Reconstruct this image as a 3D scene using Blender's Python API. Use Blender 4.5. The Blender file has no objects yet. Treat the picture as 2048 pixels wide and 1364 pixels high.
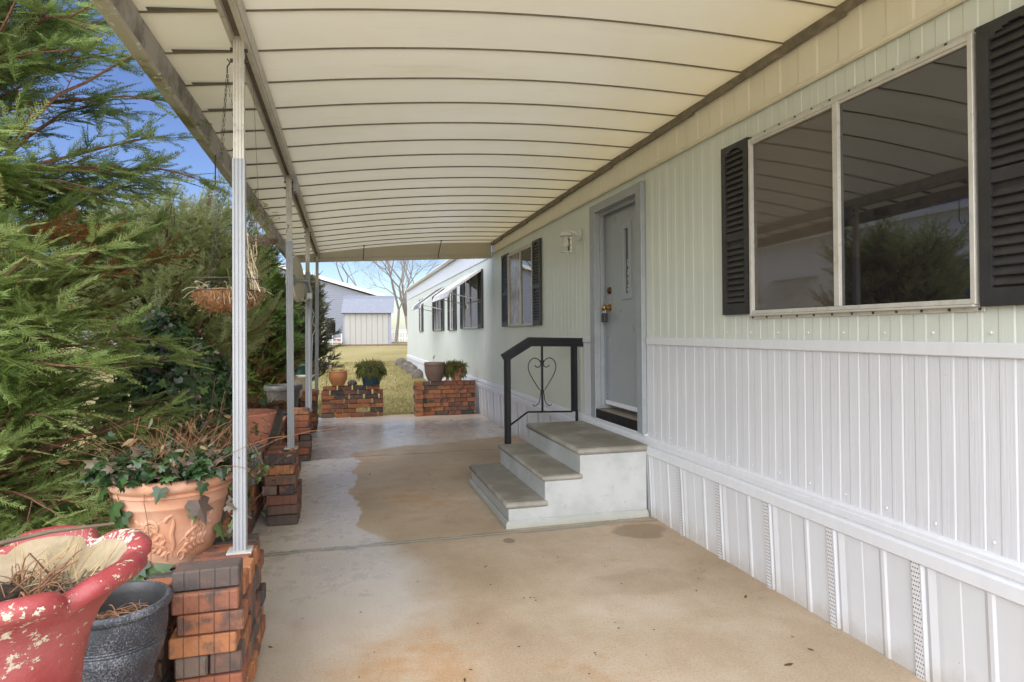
import bpy, bmesh, math, random
import numpy as np
from math import sin, cos, pi, radians, sqrt, atan2
from mathutils import Vector, Matrix, noise

random.seed(7)
RNG = np.random.default_rng(7)
S = bpy.context.scene
C = S.collection

# ------------------------------------------------------------------ camera
CAM_H = 1.35
F_PX, YAW, PITCH, ROLL, YC = 1263.87, .259044, .0102978, -.00711873, 650.3
_f0 = Vector((sin(YAW), cos(YAW), 0)); _rt = Vector((cos(YAW), -sin(YAW), 0)); _up = Vector((0, 0, 1))
FW = cos(PITCH) * _f0 + sin(PITCH) * _up
_u = -sin(PITCH) * _f0 + cos(PITCH) * _up
RT = cos(ROLL) * _rt + sin(ROLL) * _u
UP = -sin(ROLL) * _rt + cos(ROLL) * _u
cam_d = bpy.data.cameras.new('camera')
cam = bpy.data.objects.new('camera', cam_d)
C.objects.link(cam)
m = Matrix.Identity(4)
for i in range(3):
    m[i][0] = RT[i]; m[i][1] = UP[i]; m[i][2] = -FW[i]
m[2][3] = CAM_H
cam.matrix_world = m
cam_d.sensor_width = 36
cam_d.lens = 36 * F_PX / 2048
cam_d.shift_y = -(682 - YC) / 2048
cam_d.clip_start = .05
cam_d.clip_end = 3000
S.camera = cam

# ------------------------------------------------------------------ world, sun, exposure
SUN_EL, SUN_AZ = radians(42), atan2(-.30, -.95)          # azimuth from +Y towards +X
w = bpy.data.worlds.new('World'); S.world = w; w.use_nodes = True
wn = w.node_tree
bg = wn.nodes['Background']
sky = wn.nodes.new('ShaderNodeTexSky'); sky.sky_type = 'NISHITA'; sky.sun_disc = False
sky.sun_elevation = SUN_EL; sky.sun_rotation = SUN_AZ
sky.air_density = 1.0; sky.dust_density = .6; sky.ozone_density = 3.0
hs = wn.nodes.new('ShaderNodeHueSaturation'); hs.inputs['Saturation'].default_value = 1.12; hs.inputs['Hue'].default_value = .518
wn.links.new(sky.outputs[0], hs.inputs['Color']); wn.links.new(hs.outputs[0], bg.inputs[0]); bg.inputs[1].default_value = .055
sun_d = bpy.data.lights.new('sun', 'SUN'); sun_d.energy = 3.6; sun_d.angle = radians(95); sun_d.color = (1, .985, .965)
sun = bpy.data.objects.new('sun', sun_d); C.objects.link(sun)
sd = Vector((sin(SUN_AZ) * cos(SUN_EL), cos(SUN_AZ) * cos(SUN_EL), sin(SUN_EL)))
sun.rotation_euler = sd.to_track_quat('Z', 'Y').to_euler()
S.view_settings.view_transform = 'Standard'; S.view_settings.look = 'None'
S.view_settings.exposure = 1.47; S.view_settings.gamma = 1
S.render.engine = 'CYCLES'
S.cycles.max_bounces = 8; S.cycles.diffuse_bounces = 5; S.cycles.transparent_max_bounces = 8
S.cycles.use_denoising = True

# ------------------------------------------------------------------ mesh helpers
class MB:
    def __init__(s): s.v = []; s.f = []; s.tint = []
    def add(s, vs, fs):
        b = len(s.v); s.v += [tuple(p) for p in vs]; s.f += [tuple(b + i for i in f) for f in fs]
    def box(s, x0, x1, y0, y1, z0, z1, M=None):
        vs = [Vector(p) for p in ((x0,y0,z0),(x1,y0,z0),(x1,y1,z0),(x0,y1,z0),(x0,y0,z1),(x1,y0,z1),(x1,y1,z1),(x0,y1,z1))]
        if M is not None: vs = [M @ p for p in vs]
        s.add(vs, [(0,3,2,1),(4,5,6,7),(0,1,5,4),(1,2,6,5),(2,3,7,6),(3,0,4,7)])
    def cbox(s, c, size, M=None):
        T = Matrix.Translation(c) @ (M.to_4x4() if M is not None else Matrix.Identity(4))
        x, y, z = (a / 2 for a in size)
        s.box(-x, x, -y, y, -z, z, T)
    def bar(s, a, b, w, h, up=(0, 0, 1)):
        a = Vector(a); b = Vector(b); d = (b - a); L = d.length; d.normalize(); up = Vector(up)
        r = d.cross(up).normalized(); u = r.cross(d)
        vs = []
        for t in (0, L):
            for sx, sz in ((-1,-1),(1,-1),(1,1),(-1,1)):
                vs.append(a + d*t + r*(sx*w/2) + u*(sz*h/2))
        s.add(vs, [(0,1,2,3),(7,6,5,4),(0,4,5,1),(1,5,6,2),(2,6,7,3),(3,7,4,0)])
    def tube(s, pts, rad, n=8, caps=True):
        pts = [Vector(p) for p in pts]
        if not hasattr(rad, '__len__'): rad = [rad] * len(pts)
        rings = []; prev = None
        for i, p in enumerate(pts):
            d = (pts[min(i+1, len(pts)-1)] - pts[max(i-1, 0)])
            if d.length < 1e-9: d = Vector((0,0,1))
            d.normalize()
            if prev is None:
                a = Vector((0,0,1)) if abs(d.z) < .9 else Vector((1,0,0))
                r = d.cross(a).normalized()
            else:
                r = (prev - d * prev.dot(d)).normalized()
            prev = r; u = d.cross(r)
            rings.append([p + (r*cos(2*pi*k/n) + u*sin(2*pi*k/n)) * rad[i] for k in range(n)])
        vs = [q for R in rings for q in R]; fs = []
        for i in range(len(pts)-1):
            for k in range(n):
                k2 = (k+1) % n
                fs.append((i*n+k, i*n+k2, (i+1)*n+k2, (i+1)*n+k))
        if caps:
            fs.append(tuple(reversed(range(n)))); fs.append(tuple((len(pts)-1)*n + k for k in range(n)))
        s.add(vs, fs)
    def lathe(s, prof, c, n=40, fn=None, closed=False):
        cx, cy, cz = c; vs = []; fs = []
        for (r, z) in prof:
            for k in range(n):
                th = 2*pi*k/n; rr, zz = (r, z) if fn is None else fn(th, r, z)
                vs.append((cx + rr*cos(th), cy + rr*sin(th), cz + zz))
        m_ = len(prof)
        for i in range(m_ if closed else m_-1):
            j = (i+1) % m_
            for k in range(n):
                k2 = (k+1) % n
                fs.append((i*n+k, i*n+k2, j*n+k2, j*n+k))
        s.add(vs, fs)
    def grid(s, P):                       # P[i][j] points
        n, m_ = len(P), len(P[0])
        s.add([p for row in P for p in row],
              [(i*m_+j, i*m_+j+1, (i+1)*m_+j+1, (i+1)*m_+j) for i in range(n-1) for j in range(m_-1)])
    def poly(s, pts, thick_vec):
        pts = [Vector(p) for p in pts]; t = Vector(thick_vec); n = len(pts)
        s.add(pts + [p + t for p in pts],
              [tuple(range(n)), tuple(reversed(range(n, 2*n)))] + [((i+1)%n, i, n+i, n+(i+1)%n) for i in range(n)])
    def build(s, name, mat, parent=None, smooth=False, bevel=0, seg=1, recalc=True, ang=35):
        me = bpy.data.meshes.new(name)
        me.from_pydata(s.v, [], s.f); me.update()
        if recalc or bevel:
            bm = bmesh.new(); bm.from_mesh(me)
            if recalc: bmesh.ops.recalc_face_normals(bm, faces=bm.faces)
            if bevel:
                ed = [e for e in bm.edges if len(e.link_faces) == 2 and e.calc_face_angle(0) > radians(30)]
                bmesh.ops.bevel(bm, geom=ed, offset=bevel, segments=seg, affect='EDGES', profile=.6)
            bm.to_mesh(me); bm.free()
        if smooth:
            me.polygons.foreach_set('use_smooth', [True]*len(me.polygons)); me.set_sharp_from_angle(angle=radians(ang))
        if s.tint:
            a = me.attributes.new('tint', 'FLOAT', 'POINT'); a.data.foreach_set('value', s.tint)
        return link(name, me, mat, parent)

def link(name, me, mat, parent=None):
    if mat is not None: me.materials.append(mat)
    o = bpy.data.objects.new(name, me); C.objects.link(o)
    if parent is not None:
        o.parent = parent
        # meshes are built in world coordinates; only a thing's Empty is offset from the origin
        if parent.type == 'EMPTY': o.matrix_parent_inverse = Matrix.Translation(parent.location).inverted()
    return o
def tag(o, label=None, cat=None, group=None, kind=None):
    if label: o['label'] = label
    if cat: o['category'] = cat
    if group: o['group'] = group
    if kind: o['kind'] = kind
    return o
def thing(name, label, cat, loc=(0, 0, 0), group=None):
    o = bpy.data.objects.new(name, None); C.objects.link(o)
    o.empty_display_size = .1; o.location = loc
    return tag(o, label, cat, group)
def struct(name, mb, mat, **k): return tag(mb.build(name, mat, **k), kind='structure')

def tris_mesh(name, V, mat, parent=None, attr=None, quads=False):
    V = np.asarray(V, np.float32).reshape(-1, 3); k = 4 if quads else 3; nf = len(V)//k
    me = bpy.data.meshes.new(name)
    me.vertices.add(len(V)); me.vertices.foreach_set('co', V.ravel())
    me.loops.add(len(V)); me.loops.foreach_set('vertex_index', np.arange(len(V), dtype=np.int32))
    me.polygons.add(nf); me.polygons.foreach_set('loop_start', np.arange(0, len(V), k, dtype=np.int32))
    me.update(calc_edges=True)
    if attr is not None:
        a = me.attributes.new('tint', 'FLOAT', 'POINT'); a.data.foreach_set('value', np.asarray(attr, np.float32))
    return link(name, me, mat, parent)

# ------------------------------------------------------------------ material helpers
class NT:
    def __init__(s, name):
        s.m = bpy.data.materials.new(name); s.m.use_nodes = True; s.t = s.m.node_tree; s.t.nodes.clear()
        s.out = s.n('ShaderNodeOutputMaterial'); s.p = s.n('ShaderNodeBsdfPrincipled')
        s.l(s.p.outputs[0], s.out.inputs[0]); s._obj = None
    def n(s, ty, **k):
        x = s.t.nodes.new(ty)
        for a, b in k.items(): setattr(x, a, b)
        return x
    def l(s, a, b): s.t.links.new(a, b)
    def set(s, sock, v):
        if isinstance(v, bpy.types.NodeSocket): s.l(v, sock)
        elif hasattr(v, '__len__') and len(v) == 3 and sock.type == 'RGBA': sock.default_value = (*v, 1)
        else: sock.default_value = v
    def obj(s):
        if s._obj is None: s._obj = s.n('ShaderNodeTexCoord').outputs['Object']
        return s._obj
    def map(s, scale=(1,1,1), rot=(0,0,0)):
        x = s.n('ShaderNodeMapping'); s.l(s.obj(), x.inputs[0]); x.inputs['Scale'].default_value = scale; x.inputs['Rotation'].default_value = rot
        return x.outputs[0]
    def noise(s, sc, det=4, rough=.55, vec=None, dist=0):
        x = s.n('ShaderNodeTexNoise'); s.l(vec if vec is not None else s.obj(), x.inputs['Vector'])
        x.inputs['Scale'].default_value = sc; x.inputs['Detail'].default_value = det; x.inputs['Roughness'].default_value = rough
        x.inputs['Distortion'].default_value = dist
        return x.outputs['Fac']
    def ramp(s, fac, stops, interp='LINEAR'):
        x = s.n('ShaderNodeValToRGB'); e = x.color_ramp.elements; x.color_ramp.interpolation = interp
        while len(e) < len(stops): e.new(.5)
        for i, (p, c) in enumerate(stops):
            e[i].position = p; e[i].color = (*c, 1) if hasattr(c, '__len__') else (c, c, c, 1)
        s.set(x.inputs[0], fac); return x.outputs[0]
    def mix(s, f, a, b, mode='MIX'):
        x = s.n('ShaderNodeMix', data_type='RGBA', blend_type=mode)
        s.set(x.inputs[0], f); s.set(x.inputs[6], a); s.set(x.inputs[7], b); return x.outputs[2]
    def math(s, op, a, b=0., c=0., clamp=False):
        x = s.n('ShaderNodeMath', operation=op, use_clamp=clamp)
        s.set(x.inputs[0], a); s.set(x.inputs[1], b); s.set(x.inputs[2], c); return x.outputs[0]
    def sep(s, v=None):
        x = s.n('ShaderNodeSeparateXYZ'); s.l(v if v is not None else s.obj(), x.inputs[0]); return x.outputs
    def bump(s, h, dist=.002, strength=1.):
        x = s.n('ShaderNodeBump'); s.set(x.inputs['Height'], h); x.inputs['Distance'].default_value = dist; x.inputs['Strength'].default_value = strength
        s.l(x.outputs[0], s.p.inputs['Normal']); return x
    def base(s, c): s.set(s.p.inputs['Base Color'], c)
    def rough(s, r): s.set(s.p.inputs['Roughness'], r)
    def smooth(s, x, a, b):
        q = s.n('ShaderNodeMapRange', interpolation_type='SMOOTHSTEP'); s.set(q.inputs[0], x)
        q.inputs[1].default_value = a; q.inputs[2].default_value = b; return q.outputs[0]

def simple(name, col, rough=.5, var=.12, sc=6, bump=0, bsc=200, metal=0, streak=False, spec=.5, dirt=None, dirt_amt=.3):
    t = NT(name)
    n = t.noise(sc, 5, .6, t.map((6, 6, .6)) if streak else None)
    d = tuple(c * (1 - var) for c in col); e = tuple(min(1, c * (1 + var)) for c in col)
    c = t.ramp(n, [(.3, d), (.7, e)])
    if dirt:
        f = t.smooth(t.noise(sc*2.3, 6, .7), .52, .75); f = t.math('MULTIPLY', f, dirt_amt); c = t.mix(f, c, dirt)
    t.base(c); t.rough(t.ramp(t.noise(sc*3, 3), [(.3, max(0, rough-.08)), (.7, min(1, rough+.08))]))
    t.p.inputs['Metallic'].default_value = metal
    t.p.inputs['Specular IOR Level'].default_value = spec
    if bump: t.bump(t.noise(bsc, 4), bump)
    return t.m

M = {}
# siding and house paint
def siding(name, top, low=None, streaks=.35, rough=.42, grain=False, dirt=(.30, .30, .2)):
    t = NT(name)
    n = t.noise(1.3, 4)
    c = t.ramp(n, [(.3, tuple(a*.94 for a in top)), (.7, tuple(min(1, a*1.04) for a in top))])
    st = t.noise(9, 4, .6, t.map((1, 1, .07)))
    c = t.mix(t.math('MULTIPLY', t.smooth(st, .5, .85), streaks), c, dirt)
    if low is not None: c = t.mix(t.smooth(t.noise(.7, 3), .35, .7), c, low)
    z_ = t.sep()[2]; sp = t.math('MULTIPLY', t.smooth(t.math('ADD', z_, t.math('MULTIPLY', t.math('SUBTRACT', t.noise(7, 5, .7), .5), .22)), .13, -.02), .45); c = t.mix(sp, c, (.36, .29, .20))
    c = t.mix(t.math('MULTIPLY', t.math('GREATER_THAN', t.noise(38, 4, .65), .72), .5), c, (.36, .34, .30))
    t.base(c); t.rough(rough)
    h = t.math('ADD', t.noise(60, 5, .6, t.map((1, 1.6, .05))), t.math('MULTIPLY', t.noise(3.2, 3), 2.2)) if grain else t.noise(3.0, 3, .5, t.map((1, 2, .6)))
    t.bump(h, .0016 if grain else .0035)
    return t.m
M['mint'] = siding('pale_mint_siding', (.61, .655, .60), streaks=.10)
M['cream'] = siding('cream_fascia_siding', (.78, .745, .63), streaks=.18, dirt=(.42, .37, .22))
M['white'] = siding('white_wood_grain_siding', (.64, .66, .70), streaks=.06, grain=True, dirt=(.5, .5, .5))
M['skirt'] = siding('white_vinyl_skirting', (.64, .66, .69), streaks=.10, rough=.35, dirt=(.45, .42, .36))
M['trim'] = simple('white_trim', (.67, .69, .725), .38, .03, 3, streak=True, dirt=(.5, .48, .42), dirt_amt=.12)
M['oldtrim'] = simple('aged_cream_trim', (.70, .66, .53), .45, .06, 4, dirt=(.40, .33, .2), dirt_amt=.35)
M['alu'] = simple('dull_aluminium', (.50, .49, .46), .42, .14, 14, metal=.0, dirt=(.22, .19, .15), dirt_amt=.5, bump=.0008, bsc=60)
M['winframe'] = simple('weathered_window_frame', (.50, .49, .45), .4, .1, 12, dirt=(.25, .2, .13), dirt_amt=.5)
M['rust'] = simple('rusty_dirty_flashing', (.20, .175, .135), .75, .3, 18, bump=.002, bsc=60)
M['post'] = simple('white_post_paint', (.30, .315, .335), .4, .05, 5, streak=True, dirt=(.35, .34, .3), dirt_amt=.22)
M['beam'] = simple('aged_white_beam', (.52, .50, .44), .5, .12, 9, dirt=(.2, .17, .13), dirt_amt=.5)
M['recess_shade'] = simple('dark_recess_shade', (.17, .15, .12), .8, .2, 9)  # dark colour painted in for the shade of joints and recesses
M['blackplastic'] = simple('black_shutter_plastic', (.028, .028, .029), .5, .2, 9, bump=.0008, bsc=120, dirt=(.09, .08, .07), dirt_amt=.25)
M['blackiron'] = simple('satin_black_iron', (.010, .010, .013), .42, .2, 9, bump=.0004, bsc=90, spec=.3)
M['door'] = simple('grey_blue_door_paint', (.305, .335, .36), .34, .03, 3, bump=.0003, bsc=8, dirt=(.22, .21, .19), dirt_amt=.15)
M['doorframe'] = simple('grey_door_frame_paint', (.30, .325, .35), .42, .07, 8, dirt=(.2, .19, .17), dirt_amt=.3)
M['brass'] = simple('tarnished_brass', (.45, .27, .09), .28, .2, 30, metal=1)
M['bronze'] = simple('dark_bronze', (.16, .09, .05), .35, .2, 30, metal=1)
M['worn'] = simple('worn_threshold_wood', (.26, .22, .18), .7, .2, 20)
M['screw'] = simple('dark_screw', (.06, .05, .04), .6, .2, 20)
M['rooftop'] = simple('white_roof', (.72, .72, .72), .4, .05, 2)

def glass(name, base, rough=.015, ior=2.15, film=None, dust=True):
    t = NT(name); t.base(base); t.rough(rough); t.p.inputs['IOR'].default_value = ior
    if dust:                                    # dust specks and smears on the pane
        v = t.n('ShaderNodeTexVoronoi'); t.l(t.obj(), v.inputs['Vector']); v.inputs['Scale'].default_value = 34
        spk = t.math('LESS_THAN', v.outputs['Distance'], .045)
        pick = t.math('GREATER_THAN', t.noise(7, 2), .55)
        spk = t.math('MULTIPLY', spk, pick)
        t.base(t.mix(spk, base, (.35, .35, .34)))
        t.rough(t.math('ADD', t.math('MULTIPLY', t.smooth(t.noise(3.5, 5, .65), .45, .8), .05), rough))
        t.bump(t.noise(1.6, 2), .0012, .35)
    return t.m
M['glass'] = glass('dark_window_glass', (.012, .010, .012))
def screen_mat():
    t = NT('brown_insect_screen')
    t.base((.075, .062, .047)); t.rough(.025); t.p.inputs['IOR'].default_value = 1.8
    return t.m
M['screen'] = screen_mat()
def curtain_mat():
    t = NT('grey_patterned_curtain')
    n = t.noise(14, 5, .65, t.map((1, 1.2, .35)), dist=1.2)
    t.base(t.ramp(n, [(.35, (.09, .08, .07)), (.5, (.2, .19, .17)), (.62, (.38, .36, .34))])); t.rough(.2)
    return t.m
M['curtain'] = curtain_mat()
def clear_glass():
    t = NT('clear_lamp_glass'); t.base((1, 1, 1)); t.rough(.02); t.p.inputs['Transmission Weight'].default_value = .95; t.p.inputs['IOR'].default_value = 1.3
    return t.m
M['clear'] = clear_glass()
M['whitemetal'] = simple('white_lamp_enamel', (.60, .61, .60), .35, .05, 12, dirt=(.4, .36, .28), dirt_amt=.3)
M['bulb'] = simple('frosted_bulb', (.78, .74, .62), .3, .03, 8)

def perforated():
    t = NT('perforated_vinyl_vent')
    s_ = t.sep(); dy, dz = .0105, .0175
    row = t.math('FLOOR', t.math('DIVIDE', s_[2], dz))
    off = t.math('MULTIPLY', t.math('FRACT', t.math('MULTIPLY', row, .5)), dy)
    a = t.math('SUBTRACT', t.math('FRACT', t.math('DIVIDE', t.math('ADD', s_[1], off), dy)), .5)
    b = t.math('MULTIPLY', t.math('SUBTRACT', t.math('FRACT', t.math('DIVIDE', s_[2], dz)), .5), 1.7)
    d = t.math('SQRT', t.math('ADD', t.math('MULTIPLY', a, a), t.math('MULTIPLY', b, b)))
    hole = t.math('LESS_THAN', d, .3)
    t.base(t.mix(hole, (.66, .66, .68), (.10, .09, .08))); t.rough(.4); t.bump(t.math('SUBTRACT', 1, hole), .002)
    return t.m
M['perf'] = perforated()

def ceiling_mat():
    t = NT('translucent_awning_panel')
    s_ = t.sep()
    n = t.noise(2.2, 5, .6, t.map((.5, 1.5, 1)))
    c = t.ramp(n, [(.3, (.76, .715, .545)), (.7, (.81, .77, .61))])
    edge = t.math('ADD', t.math('MULTIPLY', s_[0], 1.0), t.math('MULTIPLY', t.noise(3.0, 4), .55))
    st = t.smooth(edge, 1.35, 2.5)                          # yellow water stain where the panels meet the house
    c = t.mix(t.math('MULTIPLY', st, .75), c, (.72, .61, .33))
    st2 = t.smooth(t.math('ADD', t.math('MULTIPLY', s_[0], -1), t.math('MULTIPLY', t.noise(3.5, 4), .4)), .42, .95)
    c = t.mix(t.math('MULTIPLY', st2, .6), c, (.66, .60, .40))
    ws = t.smooth(t.noise(4.5, 6, .7, t.map((.35, 1.6, 1))), .54, .72); c = t.mix(t.math('MULTIPLY', ws, .3), c, (.60, .52, .33))
    t.base(c); t.rough(.38); t.bump(t.noise(1.4, 3, .5, t.map((.6, 3, 1))), .004, .6)
    tr = t.n('ShaderNodeBsdfTranslucent'); t.l(c, tr.inputs[0]); mx = t.n('ShaderNodeMixShader'); mx.inputs[0].default_value = .155  # light passing through the panels is added to brighten the ceiling
    t.l(t.p.outputs[0], mx.inputs[1]); t.l(tr.outputs[0], mx.inputs[2]); t.l(mx.outputs[0], t.out.inputs[0])
    return t.m
M['ceil'] = ceiling_mat()
M['gutter'] = (lambda t: (t.base(t.mix(t.smooth(t.noise(5, 5, .65), .4, .68), (.42, .40, .37), (.16, .15, .13))), t.rough(.6), t.bump(t.noise(30, 4), .001), t.m)[-1])(NT('grimy_gutter'))
def lip_mat():
    t = NT('mossy_gutter_lip')
    c = t.mix(t.smooth(t.noise(4, 5, .7), .45, .65), (.50, .48, .40), (.26, .25, .12))
    c = t.mix(t.math('GREATER_THAN', t.noise(26, 3), .66), c, (.7, .7, .66)); t.base(c); t.rough(.7); t.bump(t.noise(40, 4), .002); return t.m
M['lip'] = lip_mat()
M['valance'] = simple('tan_valance_metal', (.50, .45, .345), .42, .05, 3, dirt=(.36, .30, .2), dirt_amt=.2)

def concrete():
    t = NT('damp_tan_concrete')
    s_ = t.sep()
    n1 = t.noise(1.1, 6, .62); n2 = t.noise(95, 5, .75); n3 = t.noise(6, 6, .65); n4 = t.noise(.55, 3)
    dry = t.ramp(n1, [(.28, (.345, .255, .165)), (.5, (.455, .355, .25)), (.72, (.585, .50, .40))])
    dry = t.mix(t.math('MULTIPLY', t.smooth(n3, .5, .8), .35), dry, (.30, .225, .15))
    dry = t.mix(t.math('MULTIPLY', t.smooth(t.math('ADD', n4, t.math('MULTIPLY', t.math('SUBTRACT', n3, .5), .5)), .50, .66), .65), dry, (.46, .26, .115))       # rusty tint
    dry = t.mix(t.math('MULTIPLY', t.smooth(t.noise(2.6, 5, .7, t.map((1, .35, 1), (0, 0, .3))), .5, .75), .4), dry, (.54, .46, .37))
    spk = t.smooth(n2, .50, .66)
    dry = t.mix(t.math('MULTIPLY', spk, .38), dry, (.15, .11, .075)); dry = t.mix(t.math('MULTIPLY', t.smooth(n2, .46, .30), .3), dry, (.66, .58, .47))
    # wet tongue along the open side and right across the far end
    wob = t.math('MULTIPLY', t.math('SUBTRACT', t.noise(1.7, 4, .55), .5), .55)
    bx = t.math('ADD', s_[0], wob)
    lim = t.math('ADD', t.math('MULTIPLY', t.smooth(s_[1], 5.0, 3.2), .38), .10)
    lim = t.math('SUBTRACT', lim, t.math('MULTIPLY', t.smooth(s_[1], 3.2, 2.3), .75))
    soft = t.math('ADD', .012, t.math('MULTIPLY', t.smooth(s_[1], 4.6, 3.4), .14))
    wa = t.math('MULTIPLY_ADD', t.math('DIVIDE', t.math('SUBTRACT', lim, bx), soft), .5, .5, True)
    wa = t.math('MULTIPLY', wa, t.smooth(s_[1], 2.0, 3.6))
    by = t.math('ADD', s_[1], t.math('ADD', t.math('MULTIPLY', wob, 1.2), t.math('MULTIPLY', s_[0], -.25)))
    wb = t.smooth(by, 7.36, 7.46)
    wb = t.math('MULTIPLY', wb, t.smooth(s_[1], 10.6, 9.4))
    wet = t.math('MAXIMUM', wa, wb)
    # separate damp blotches
    def blot(x, y, rx, ry, s):
        dx = t.math('DIVIDE', t.math('SUBTRACT', s_[0], x), rx); dy = t.math('DIVIDE', t.math('SUBTRACT', s_[1], y), ry)
        d = t.math('SQRT', t.math('ADD', t.math('MULTIPLY', dx, dx), t.math('MULTIPLY', dy, dy)))
        d = t.math('ADD', d, t.math('MULTIPLY', t.math('SUBTRACT', t.noise(5, 4), .5), .9))
        return t.math('MULTIPLY', t.smooth(d, 1.05, .8), s)
    b = t.math('MAXIMUM', blot(1.93, 3.92, .20, .16, .55), blot(1.55, 3.12, .40, .17, .16))
    b = t.math('MAXIMUM', b, blot(1.02, 3.97, .04, .05, .7))
    b = t.math('MAXIMUM', b, blot(.9, 2.75, .2, .1, .06))
    c = t.mix(b, dry, (.175, .125, .07))
    wet_sheen = t.ramp(n1, [(.3, (.57, .515, .45)), (.7, (.66, .61, .55))]); wet_sheen = t.mix(t.math('MULTIPLY', spk, .45), wet_sheen, (.27, .23, .19)); wet_sheen = t.mix(t.math('MULTIPLY', t.smooth(n3, .5, .7), .35), wet_sheen, (.38, .33, .28))  # wet colour is paler, with the sky sheen painted in
    c = t.mix(wet, c, wet_sheen)
    # rust drips and paint spatters
    def spot(scale, thr, rmax, region):
        v = t.n('ShaderNodeTexVoronoi'); t.l(t.obj(), v.inputs['Vector']); v.inputs['Scale'].default_value = scale
        return t.math('MULTIPLY', t.math('LESS_THAN', v.outputs['Distance'], rmax), region)
    gx = t.math('ABSOLUTE', t.math('SUBTRACT', s_[0], t.math('ADD', t.math('MULTIPLY', t.math('SUBTRACT', s_[1], 2.95), .75), t.math('ADD', 1.76, t.math('MULTIPLY', t.math('SUBTRACT', t.noise(9, 2), .5), .1)))))
    reg = t.math('MULTIPLY', t.math('LESS_THAN', gx, .018), t.math('MULTIPLY', t.math('GREATER_THAN', s_[1], 2.93), t.math('LESS_THAN', s_[1], 3.42)))
    c = t.mix(spot(42, 0, .24, reg), c, (.22, .055, .03))
    c = t.mix(spot(16, 0, .10, t.math('GREATER_THAN', t.noise(3, 2), .58)), c, (.10, .07, .05))
    ws = t.math('MULTIPLY', t.math('GREATER_THAN', t.noise(14, 4, .6, t.map((.45, 1, 1))), .69), blot(.55, 6.05, .55, .35, 1.))
    c = t.mix(ws, c, (.66, .66, .62))
    crack = t.math('ABSOLUTE', t.math('SUBTRACT', s_[1], t.math('ADD', 4.125, t.math('MULTIPLY', t.math('SUBTRACT', t.noise(4, 4), .5), .09))))
    cf = t.smooth(t.math('ADD', crack, t.math('MULTIPLY', t.noise(30, 3), .03)), .058, .034)
    c = t.mix(t.math('MULTIPLY', cf, .75), c, (.215, .22, .185))
    crack2 = t.math('ABSOLUTE', t.math('SUBTRACT', s_[1], t.math('ADD', 7.1, t.math('MULTIPLY', t.math('SUBTRACT', t.noise(3, 4), .5), .16))))
    c = t.mix(t.math('MULTIPLY', t.smooth(crack2, .026, .012), .7), c, (.20, .16, .12))
    t.base(c)
    r = t.math('SUBTRACT', .66, t.math('MULTIPLY', wet, t.math('ADD', .30, t.math('MULTIPLY', t.smooth(n3, .35, .65), .12))))
    r = t.math('SUBTRACT', r, t.math('MULTIPLY', t.math('MULTIPLY', wb, t.smooth(t.noise(1.8, 3), .4, .6)), .12))
    t.rough(r)
    t.bump(t.math('ADD', t.math('MULTIPLY', n2, .5), t.math('MULTIPLY', n3, .6)), .003)
    return t.m
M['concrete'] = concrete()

def paver():
    t = NT('worn_clay_paver')
    g = t.n('ShaderNodeNewGeometry'); ri = t.n('ShaderNodeAttribute', attribute_name='tint').outputs['Fac']
    c = t.ramp(ri, [(0, (.43, .16, .06)), (.16, (.31, .095, .045)), (.30, (.20, .075, .045)), (.44, (.37, .125, .05)), (.56, (.15, .085, .06)), (.70, (.095, .065, .055)), (.80, (.055, .046, .045)), (.90, (.27, .095, .05)), (1, (.18, .13, .10))], 'CONSTANT')
    sh = t.n('ShaderNodeVectorMath', operation='ADD'); t.l(t.obj(), sh.inputs[0]); cx = t.n('ShaderNodeCombineXYZ'); t.set(cx.inputs[0], t.math('MULTIPLY', ri, 37.)); t.set(cx.inputs[2], t.math('MULTIPLY', ri, 11.)); t.l(cx.outputs[0], sh.inputs[1])
    n = t.noise(8, 5, .62, sh.outputs[0]); n2 = t.noise(55, 5, .7); n4 = t.noise(12, 4, .6, sh.outputs[0])
    c = t.mix(t.math('MULTIPLY', t.smooth(n, .50, .66), .8), c, (.05, .042, .042))
    c = t.mix(t.math('MULTIPLY', t.smooth(n4, .56, .70), .75), c, (.36, .115, .05))
    c = t.mix(t.math('MULTIPLY', t.smooth(n2, .6, .8), .5), c, (.36, .30, .25))
    c = t.mix(t.math('MULTIPLY', t.smooth(n2, .45, .25), .35), c, (.03, .025, .02))
    s_ = t.sep(); nn = t.sep(g.outputs['Normal'])
    def line(co, per):
        f = t.math('ABSOLUTE', t.math('SUBTRACT', t.math('FRACT', t.math('DIVIDE', co, per)), .5)); return t.smooth(f, .455, .49)
    lx = t.math('MULTIPLY', line(s_[0], .047), t.math('GREATER_THAN', t.math('ABSOLUTE', nn[1]), .7))
    ly = t.math('MULTIPLY', line(s_[1], .047), t.math('GREATER_THAN', t.math('ABSOLUTE', nn[0]), .7))
    ln = t.math('MAXIMUM', lx, ly)
    c = t.mix(t.math('MULTIPLY', ln, .35), c, (.05, .035, .03))
    c = t.mix(1., c, (.90, .96, 1.0), 'MULTIPLY'); c = t.mix(.06, c, (.3, .25, .22)); t.base(c); t.rough(.85)
    t.bump(t.math('SUBTRACT', t.math('ADD', n2, t.math('MULTIPLY', n, .5)), t.math('MULTIPLY', ln, .9)), .004)
    return t.m
M['paver'] = paver()

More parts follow.
